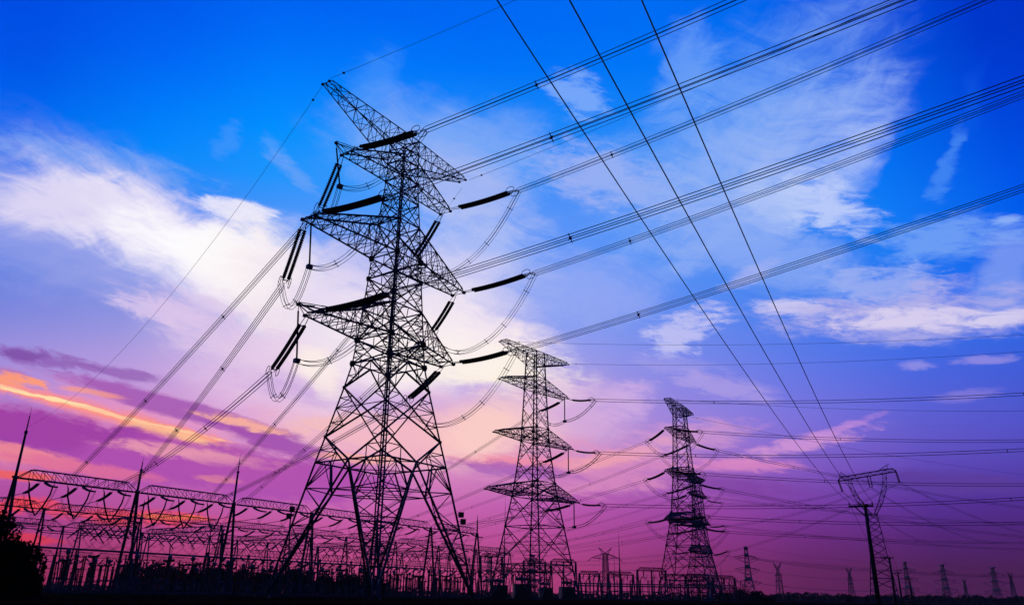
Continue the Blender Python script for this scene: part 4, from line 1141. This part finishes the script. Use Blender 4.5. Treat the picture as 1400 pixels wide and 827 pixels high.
def proto_ct():
    t = thing('current_transformer', 'tall tapered current transformer with a bulging head', 'transformer', group='bulb-headed current transformers in the yard')
    m = MB(); m.tube([(0, 0, 0), (0, 0, 2.5)], .2, 8); m.box((0, 0, 2.6), .8, .8, .35); m.build('support', CONC, t)
    m = MB(); 
    pts = []; rad = []
    for i in range(16):
        z = 2.8 + i * .24; r = .36 - .012 * i; pts += [(0, 0, z), (0, 0, z + .12), (0, 0, z + .13), (0, 0, z + .23)]; rad += [r, r * .9, r * .7, r * .68]
    m.tube(pts, .3, 8, rad=rad); m.build('insulator', INSUL, t)
    m = MB(); m.tube([(0, 0, 6.6), (0, 0, 6.8), (0, 0, 7.1), (0, 0, 7.5), (0, 0, 7.7)], .4, 10, rad=[.2, .42, .5, .42, .12]); m.bar((-.9, 0, 7.15), (.9, 0, 7.15), .1); m.build('head', TANK, t)
    return t
def proto_disc():
    t = thing('disconnector', 'open disconnector with two insulators and a raised arm', 'disconnector', group='disconnectors with raised arms in the yard')
    m = MB()
    for s in (-1, 1): m.tube([(s * 1.4, 0, 0), (s * 1.4, 0, 2.8)], .15, 8)
    m.bar((-1.7, 0, 2.85), (1.7, 0, 2.85), .26); m.build('support', STEEL, t)
    for s in (-1, 1):
        m = MB(); disc_stack(m, Vector((s * 1.4, 0, 3.0)), 2.9, .17); m.build('insulator', INSUL, t)
    m = MB(); m.bar((-1.5, 0, 6.0), (-.5, 0, 7.4), .13); m.bar((-.5, 0, 7.4), (.7, 0, 6.5), .09); m.box((-1.4, 0, 6.0), .4, .3, .3); m.box((1.4, 0, 6.0), .3, .3, .3); m.build('switch_arm', STEEL, t)
    return t
rows = [(proto_post, [(8, 3.4, -3, 150), (30, 3.6, -8, 205), (72, 4.4, -12, 240)], 0.0),
        (proto_breaker, [(13, 7.8, 2, 150), (46, 7.8, -10, 220), (92, 9, 20, 260)], 90.0),
        (proto_ct, [(17.5, 7.8, 5, 150), (36, 7.8, -6, 210), (84, 9, 10, 250)], 0.0),
        (proto_disc, [(25.5, 7.8, -5, 160), (50, 7.8, 0, 215), (98, 9, 20, 260), (130, 10, 30, 260)], 0.0)]
for fn, rr, tw in rows:
    p = fn(); first = True
    for v, st, a, b in rr:
        u = a
        while u < b:
            o = p if first else copy_tree(p); first = False
            uu = u + random.uniform(-.4, .4) + (st * .12 if int(u / st) % 3 else -st * .1)
            o.location = SP(uu, v + random.uniform(-.3, .3)); o.rotation_euler = (0, 0, R(56.6 + tw))
            s = random.uniform(.86, 1.08) * (1.0 if v < 60 else 1.05); o.scale = (1, 1, s)
            u += st
# big oil transformers with radiators and bushings
def proto_trafo():
    t = thing('power_transformer', 'large pale transformer tank', 'transformer')
    m = MB(); m.box((0, 0, 2.2), 6.2, 3.0, 3.4); m.box((0, 0, 3.98), 6.5, 3.3, .16); m.box((0, 0, .35), 6.6, 2.4, .5); m.build('tank', TANK, t)
    for s in (-1, 1):
        m = MB()
        for i in range(12): m.box((-2.8 + i * .5, s * 2.15, 2.2), .12, .9, 2.9)
        m.build('radiator', TANK, t)
    m = MB(); m.tube([(-2.4, 0, 5.4), (2.2, 0, 5.4)], .5, 10); m.bar((-1.6, 0, 4), (-1.6, 0, 5.2), .14); m.bar((1.4, 0, 4), (1.4, 0, 5.2), .14); m.build('oil_conservator', TANK, t)
    for x in (-2.2, 0, 2.2):
        m = MB(); disc_stack(m, Vector((x, .9, 4.0)), 3.0, .22); m.build('bushing', INSUL, t)
    return t
tr = proto_trafo()
for i, (b_, D_, rz, lab) in enumerate(((-.6, 215, 10, 'pale transformer tank at the left foot of the second pylon'), (1.0, 232, 14, 'pale transformer tank between the feet of the second pylon'), (2.6, 250, 14, 'pale transformer tank under the middle of the second pylon'), (4.1, 262, 20, 'pale transformer tank at the right foot of the second pylon'))):
    o = tr if i == 0 else copy_tree(tr); x, y_ = at_bearing(b_, D_); o.location = (x, y_, GZ); o.rotation_euler = (0, 0, R(rz)); o['label'] = lab
    o.scale = ((.72, .7, .8), (.8, .7, .95), (.6, .7, .78), (.75, .7, .9))[i]
# far yard on the right: portals, apparatus, a level bus
def portal(b0, b1, D, h, label, wk=1.2):
    p = Vector((*at_bearing(b0, D), GZ)); q = Vector((*at_bearing(b1, D * 1.02), GZ))
    t = thing('yard_portal', label, 'gantry', p, 0, 'low portals on the right side of the yard'); d = q - p; n = d.normalized(); lt = Vector((-n.y, n.x, 0))
    for e in (Vector(), d): a_column(t, e, h, lt, 1.2, .22 * wk); 
    a_column(t, d * .5, h * .98, lt, .5, .14 * wk)
    beam(t, UP * h, d + UP * h, nb=8, h=1.2, w=1.2, r=.1 * wk, rb=.07 * wk, taper=.12)
    for f in (.22, .5, .78):
        m = MB(); m.tube([d * f + UP * (h - .1), d * f + UP * (h - 1.6) + lt * 2.4 + n * 1.4], .2, 6); m.build('insulator_string', INSUL, t)
        jumper(t, hang(d * f + UP * (h - 1.6) + lt * 2.4 + n * 1.4, d * f + UP * (h - 1.2) - lt * 2.6, 2.0, 8), nsub=2, r=.04, sp=.3, spacers=())
for b0, b1, D, h, lab in ((4.95, 6.3, 330, 9.3, 'low portal left of the eared distant pylon'), (6.9, 8.6, 330, 9.2, 'low portal right of the eared distant pylon'), (8.9, 10.8, 320, 10.5, 'highest of the low portals, left of the third pylon'),
                          (12.1, 13.6, 335, 8.8, 'low portal behind the feet of the third pylon'), (13.9, 15.3, 330, 8.2, 'last low portal right of the third pylon'),
                          (1.1, 2.6, 345, 14.4, 'tall portal behind the left half of the second pylon'), (3.0, 4.7, 345, 14.4, 'tall portal behind the right half of the second pylon'), (-1.9, -.4, 330, 15.4, 'tall portal just left of the second pylon')):
    portal(b0, b1, D, h, lab)
p = proto_disc(); p['label'] = 'small disconnector in a row under the level tube on the right'; p['group'] = 'small disconnectors on the right side of the yard'
first = True
for row, (D, st) in enumerate(((285, 1.05), (306, 1.1))):
    b_ = 4.9 + .35 * row
    while b_ < 15.6:
        o = p if first else copy_tree(p); first = False
        o['label'] = p['label']; x, y_ = at_bearing(b_ + random.uniform(-.1, .1), D); o.location = (x, y_, GZ - .4); o.rotation_euler = (0, 0, R(-8 + random.uniform(-8, 8))); o.scale = (1, 1, random.uniform(.95, 1.15))
        b_ += st * .62
for D, z, lab in ((280, 4.3, 'front level tube low across the yard on the right'), (300, 5.3, 'back level tube low across the yard on the right')):
    m = MB(); a = Vector((*at_bearing(4.6, D), GZ + z)); b = Vector((*at_bearing(15.2, D * 1.03), GZ + z)); m.tube([a, b], .2, 8)
    k = 14
    for i in range(k + 1): c = a.lerp(b, i / k); m.bar(c, Vector((c.x, c.y, GZ)), .28)
    tag(m.build('busbar', TANK, origin=a), lab, 'busbar', 'long tubular busbars across the yard')
def free_mast(b_, D, h, label, r=.3):
    x, y_ = at_bearing(b_, D); t = thing('lightning_mast', label, 'mast', (x, y_, GZ), 0, 'free-standing lightning masts')
    m = MB(); m.tube([(0, 0, 0), (0, 0, h * .45), (0, 0, h * .45 + .05), (0, 0, h * .78)], r, 8, rad=[r, r * .75, r * .55, r * .3]); m.build('shaft', STEEL, t)
    m = MB(); m.tube([(0, 0, h * .78), (0, 0, h)], .05, 6, rad=[.09, .02]); m.build('needle', STEEL, t)
free_mast(-.25, 262, 31, 'slender mast immediately left of the second pylon'); free_mast(7.71, 300, 23.5, 'tallest slender mast between the second and third pylons', .4); free_mast(7.35, 420, 24.5, 'shorter slender mast beside the eared distant pylon', .25)
free_mast(14.45, 310, 12.0, 'short mast right of the feet of the third pylon', .35); free_mast(18.3, 520, 18, 'short leaning mast right of the slim forked pylon', .4); free_mast(10.0, 335, 13, 'short mast over the highest low portal', .25)

# ------------------------------------------------------------------ low kerb wall of the yard, trees
m = MB()
for i in range(60):
    a = SP(-60 + i * 6, -17.5 + .0 * i, 0); b = SP(-60 + i * 6 + 5.7, -17.5, 0); c = (a + b) / 2; m.box((c.x, c.y, GZ + .22), 5.7, .22, .44 + .06 * (i % 3 == 0), R(56.6))
wl = m.build('yard_wall', CONC); tag(wl, 'very low concrete wall along the front of the yard', 'wall')

def leaves(m, c, rx, ry, rz, n, size, rnd, mi=0):
    for _ in range(n):
        while True:
            x, y, z = rnd.uniform(-1, 1), rnd.uniform(-1, 1), rnd.uniform(-1, 1)
            q = x * x + y * y + z * z
            if q < 1 and rnd.random() < .25 + q: break
        p = Vector(c) + Vector((x * rx, y * ry, z * rz)); s = size * rnd.uniform(.5, 1.3)
        a = Vector((rnd.uniform(-1, 1), rnd.uniform(-1, 1), rnd.uniform(-1, 1))).normalized(); b = a.cross(Vector((rnd.uniform(-1, 1), rnd.uniform(-1, 1), .3))).normalized()
        m.poly([p - a * s, p + b * s * .45, p + a * s, p - b * s * .45], mi)
def tree(name, loc, h, w, label, group, nl, size, seed, mt=LEAF, low=.12, lobes=9, cat='tree'):
    rnd = random.Random(seed); t = thing(name, label, cat, (loc[0], loc[1], GZ), 0, group)
    m = MB(); tops = []
    m.tube([(0, 0, -.2), (.05 * h, 0, h * .3), (.02 * h, .03 * h, h * .62), (0, 0, h * .86)], .1, 7, rad=[h * .028, h * .02, h * .012, h * .004])
    lob = []
    for i in range(lobes):
        a = rnd.uniform(0, 2 * math.pi); zz = h * (low + .12 + (1 - low - .2) * (i + .5) / lobes); rr = w * .5 * (1 - .55 * abs((zz / h - .45) / .6)) * rnd.uniform(.45, .85)
        c = Vector((math.cos(a) * rr, math.sin(a) * rr, zz)); lob.append(c)
        m.tube([(.02 * h, 0, zz * .6), c * .6 + Vector((0, 0, zz * .35)), c], .04, 5, rad=[h * .011, h * .006, h * .002])
    m.build('trunk', BARK, t)
    m = MB()
    for c in lob:
        s = w * rnd.uniform(.2, .33); leaves(m, c, s, s, s * rnd.uniform(.6, .95), nl // (lobes + 1), size, rnd)
    leaves(m, (0, 0, h * (.5 + low * .5)), w * .36, w * .36, h * .4, nl // 5, size, rnd)
    leaves(m, (0, 0, h * .86), w * .16, w * .16, h * .13, nl // 14, size, rnd)
    m.build('crown', mt, t)
# at the left edge, close by
def xyb(b_, D): return at_bearing(b_, D)
for i, (b_, D, h, w, lab, n) in enumerate(((-32.2, 60, 4.9, 3.6, 'tallest dark leafy tree at the left edge of the photo', 5200), (-31.0, 57, 3.1, 3.0, 'rounded dark bush leaning right beside the left edge tree', 4000), (-33.4, 58, 4.2, 4.4, 'dark bush cut by the left edge of the photo', 3600),
                           (-30.2, 64, 2.3, 2.6, 'small dark shrub on the right foot of the left edge trees', 2400), (-31.4, 52, 2.5, 3.6, 'low wide shrub in front of the left edge trees', 2800))):
    tree('leafy_tree' if i == 0 else 'leafy_bush', xyb(b_, D), h, w, lab, 'dark trees at the left edge', n, .13, 40 + i, LEAF2 if i in (0, 1) else LEAF, low=.0, lobes=13, cat='tree' if i == 0 else 'bush')
tl = random.Random(5)
b_ = -24.6; i = 0
while b_ < -8:
    h = tl.uniform(6.4, 8.8) * (1.0 if b_ < -13 else .75); D = tl.uniform(296, 315)
    tree('roadside_tree', xyb(b_, D), h, h * tl.uniform(1.15, 1.5), 'one dark tree of the dense row behind the yard on the left', 'row of dark trees behind the yard', 2600, .42, 100 + i, LEAF, low=.02, lobes=8)
    b_ += tl.uniform(.7, 1.15); i += 1
for i, (b_, D, h, w, lab) in enumerate(((14.6, 380, 3.4, 8, 'left low dark tree of the mound right of the third pylon'), (15.6, 385, 5.0, 10, 'highest round dark tree right of the third pylon'), (16.5, 380, 3.8, 9, 'middle dark tree sloping down right of the third pylon'), (17.2, 390, 2.2, 8, 'lowest dark tree at the right end of the mound'),
                                   (22.35, 520, 4.0, 6, 'round dark bush left of the foot of the big concrete pole'), (23.3, 540, 3.0, 5, 'small dark bush hidden near the foot of the big concrete pole'))):
    tree('dark_tree', xyb(b_, D), h, w, lab, 'single dark trees on the right', 1500, .4, 300 + i, LEAF, low=-.1, lobes=9)
# far wood on the right horizon: one dark mass nobody could count
def far_wood():
    rnd = random.Random(9); m = MB(); b_ = 17.6
    while b_ < 40:
        D = rnd.uniform(830, 900); h = rnd.uniform(5.2, 8.6) * (1.0 if b_ < 22.5 or b_ > 23.2 else .7)
        x, y_ = at_bearing(b_, D); leaves(m, (x, y_, GZ + h * .45), h * .8, h * .8, h * .55, 150, 1.5, rnd); b_ += .22
    b_ = -42
    while b_ < 17.6:
        D = rnd.uniform(840, 900); h = rnd.uniform(3.5, 6.5); x, y_ = at_bearing(b_, D); leaves(m, (x, y_, GZ + h * .45), h * .9, h * .8, h * .5, 70, 1.7, rnd); b_ += .32
    tag(m.build('far_wood', LEAF), 'low dark wood along the far horizon', 'wood', kind='stuff')
far_wood()
# rough grass and stubble in front
def stubble():
    rnd = random.Random(3); m = MB()
    for _ in range(7000):
        r = 14 + 90 * rnd.random() ** 1.2; a = R(rnd.uniform(-40, 40)); x, y_ = r * math.sin(a), r * math.cos(a)
        t = min(1, max(0, (r - 6) / 44.0)); t = t * t * (3 - 2 * t); z = GZ * t - .04
        h = rnd.uniform(.08, .26); w = rnd.uniform(.02, .05); an = rnd.uniform(0, 6.28); dx_, dy_ = math.cos(an) * w, math.sin(an) * w
        m.poly([(x - dx_, y_ - dy_, z), (x + dx_, y_ + dy_, z), (x + rnd.uniform(-.1, .1), y_ + rnd.uniform(-.1, .1), z + h)])
    tag(m.build('stubble_grass', LEAF2), 'short dry grass on the dark field', 'grass', kind='stuff')
stubble()

# ------------------------------------------------------------------ evening haze
def haze():
    m = bpy.data.materials.new('evening_haze'); m.use_nodes = True; t = m.node_tree; t.nodes.clear()
    v = t.nodes.new('ShaderNodeVolumePrincipled'); v.inputs['Color'].default_value = (.95, .9, .95, 1); v.inputs['Density'].default_value = .00006; v.inputs['Anisotropy'].default_value = .3
    o = t.nodes.new('ShaderNodeOutputMaterial'); t.links.new(v.outputs[0], o.inputs['Volume'])
    b = MB(); b.box((0, 0, 30), 3300, 3300, 62.0 + 2)
    ob = b.build('haze', m); ob.location = (0, 0, 0); tag(ob, 'thin even evening haze over the plain', 'haze', kind='stuff')
haze()
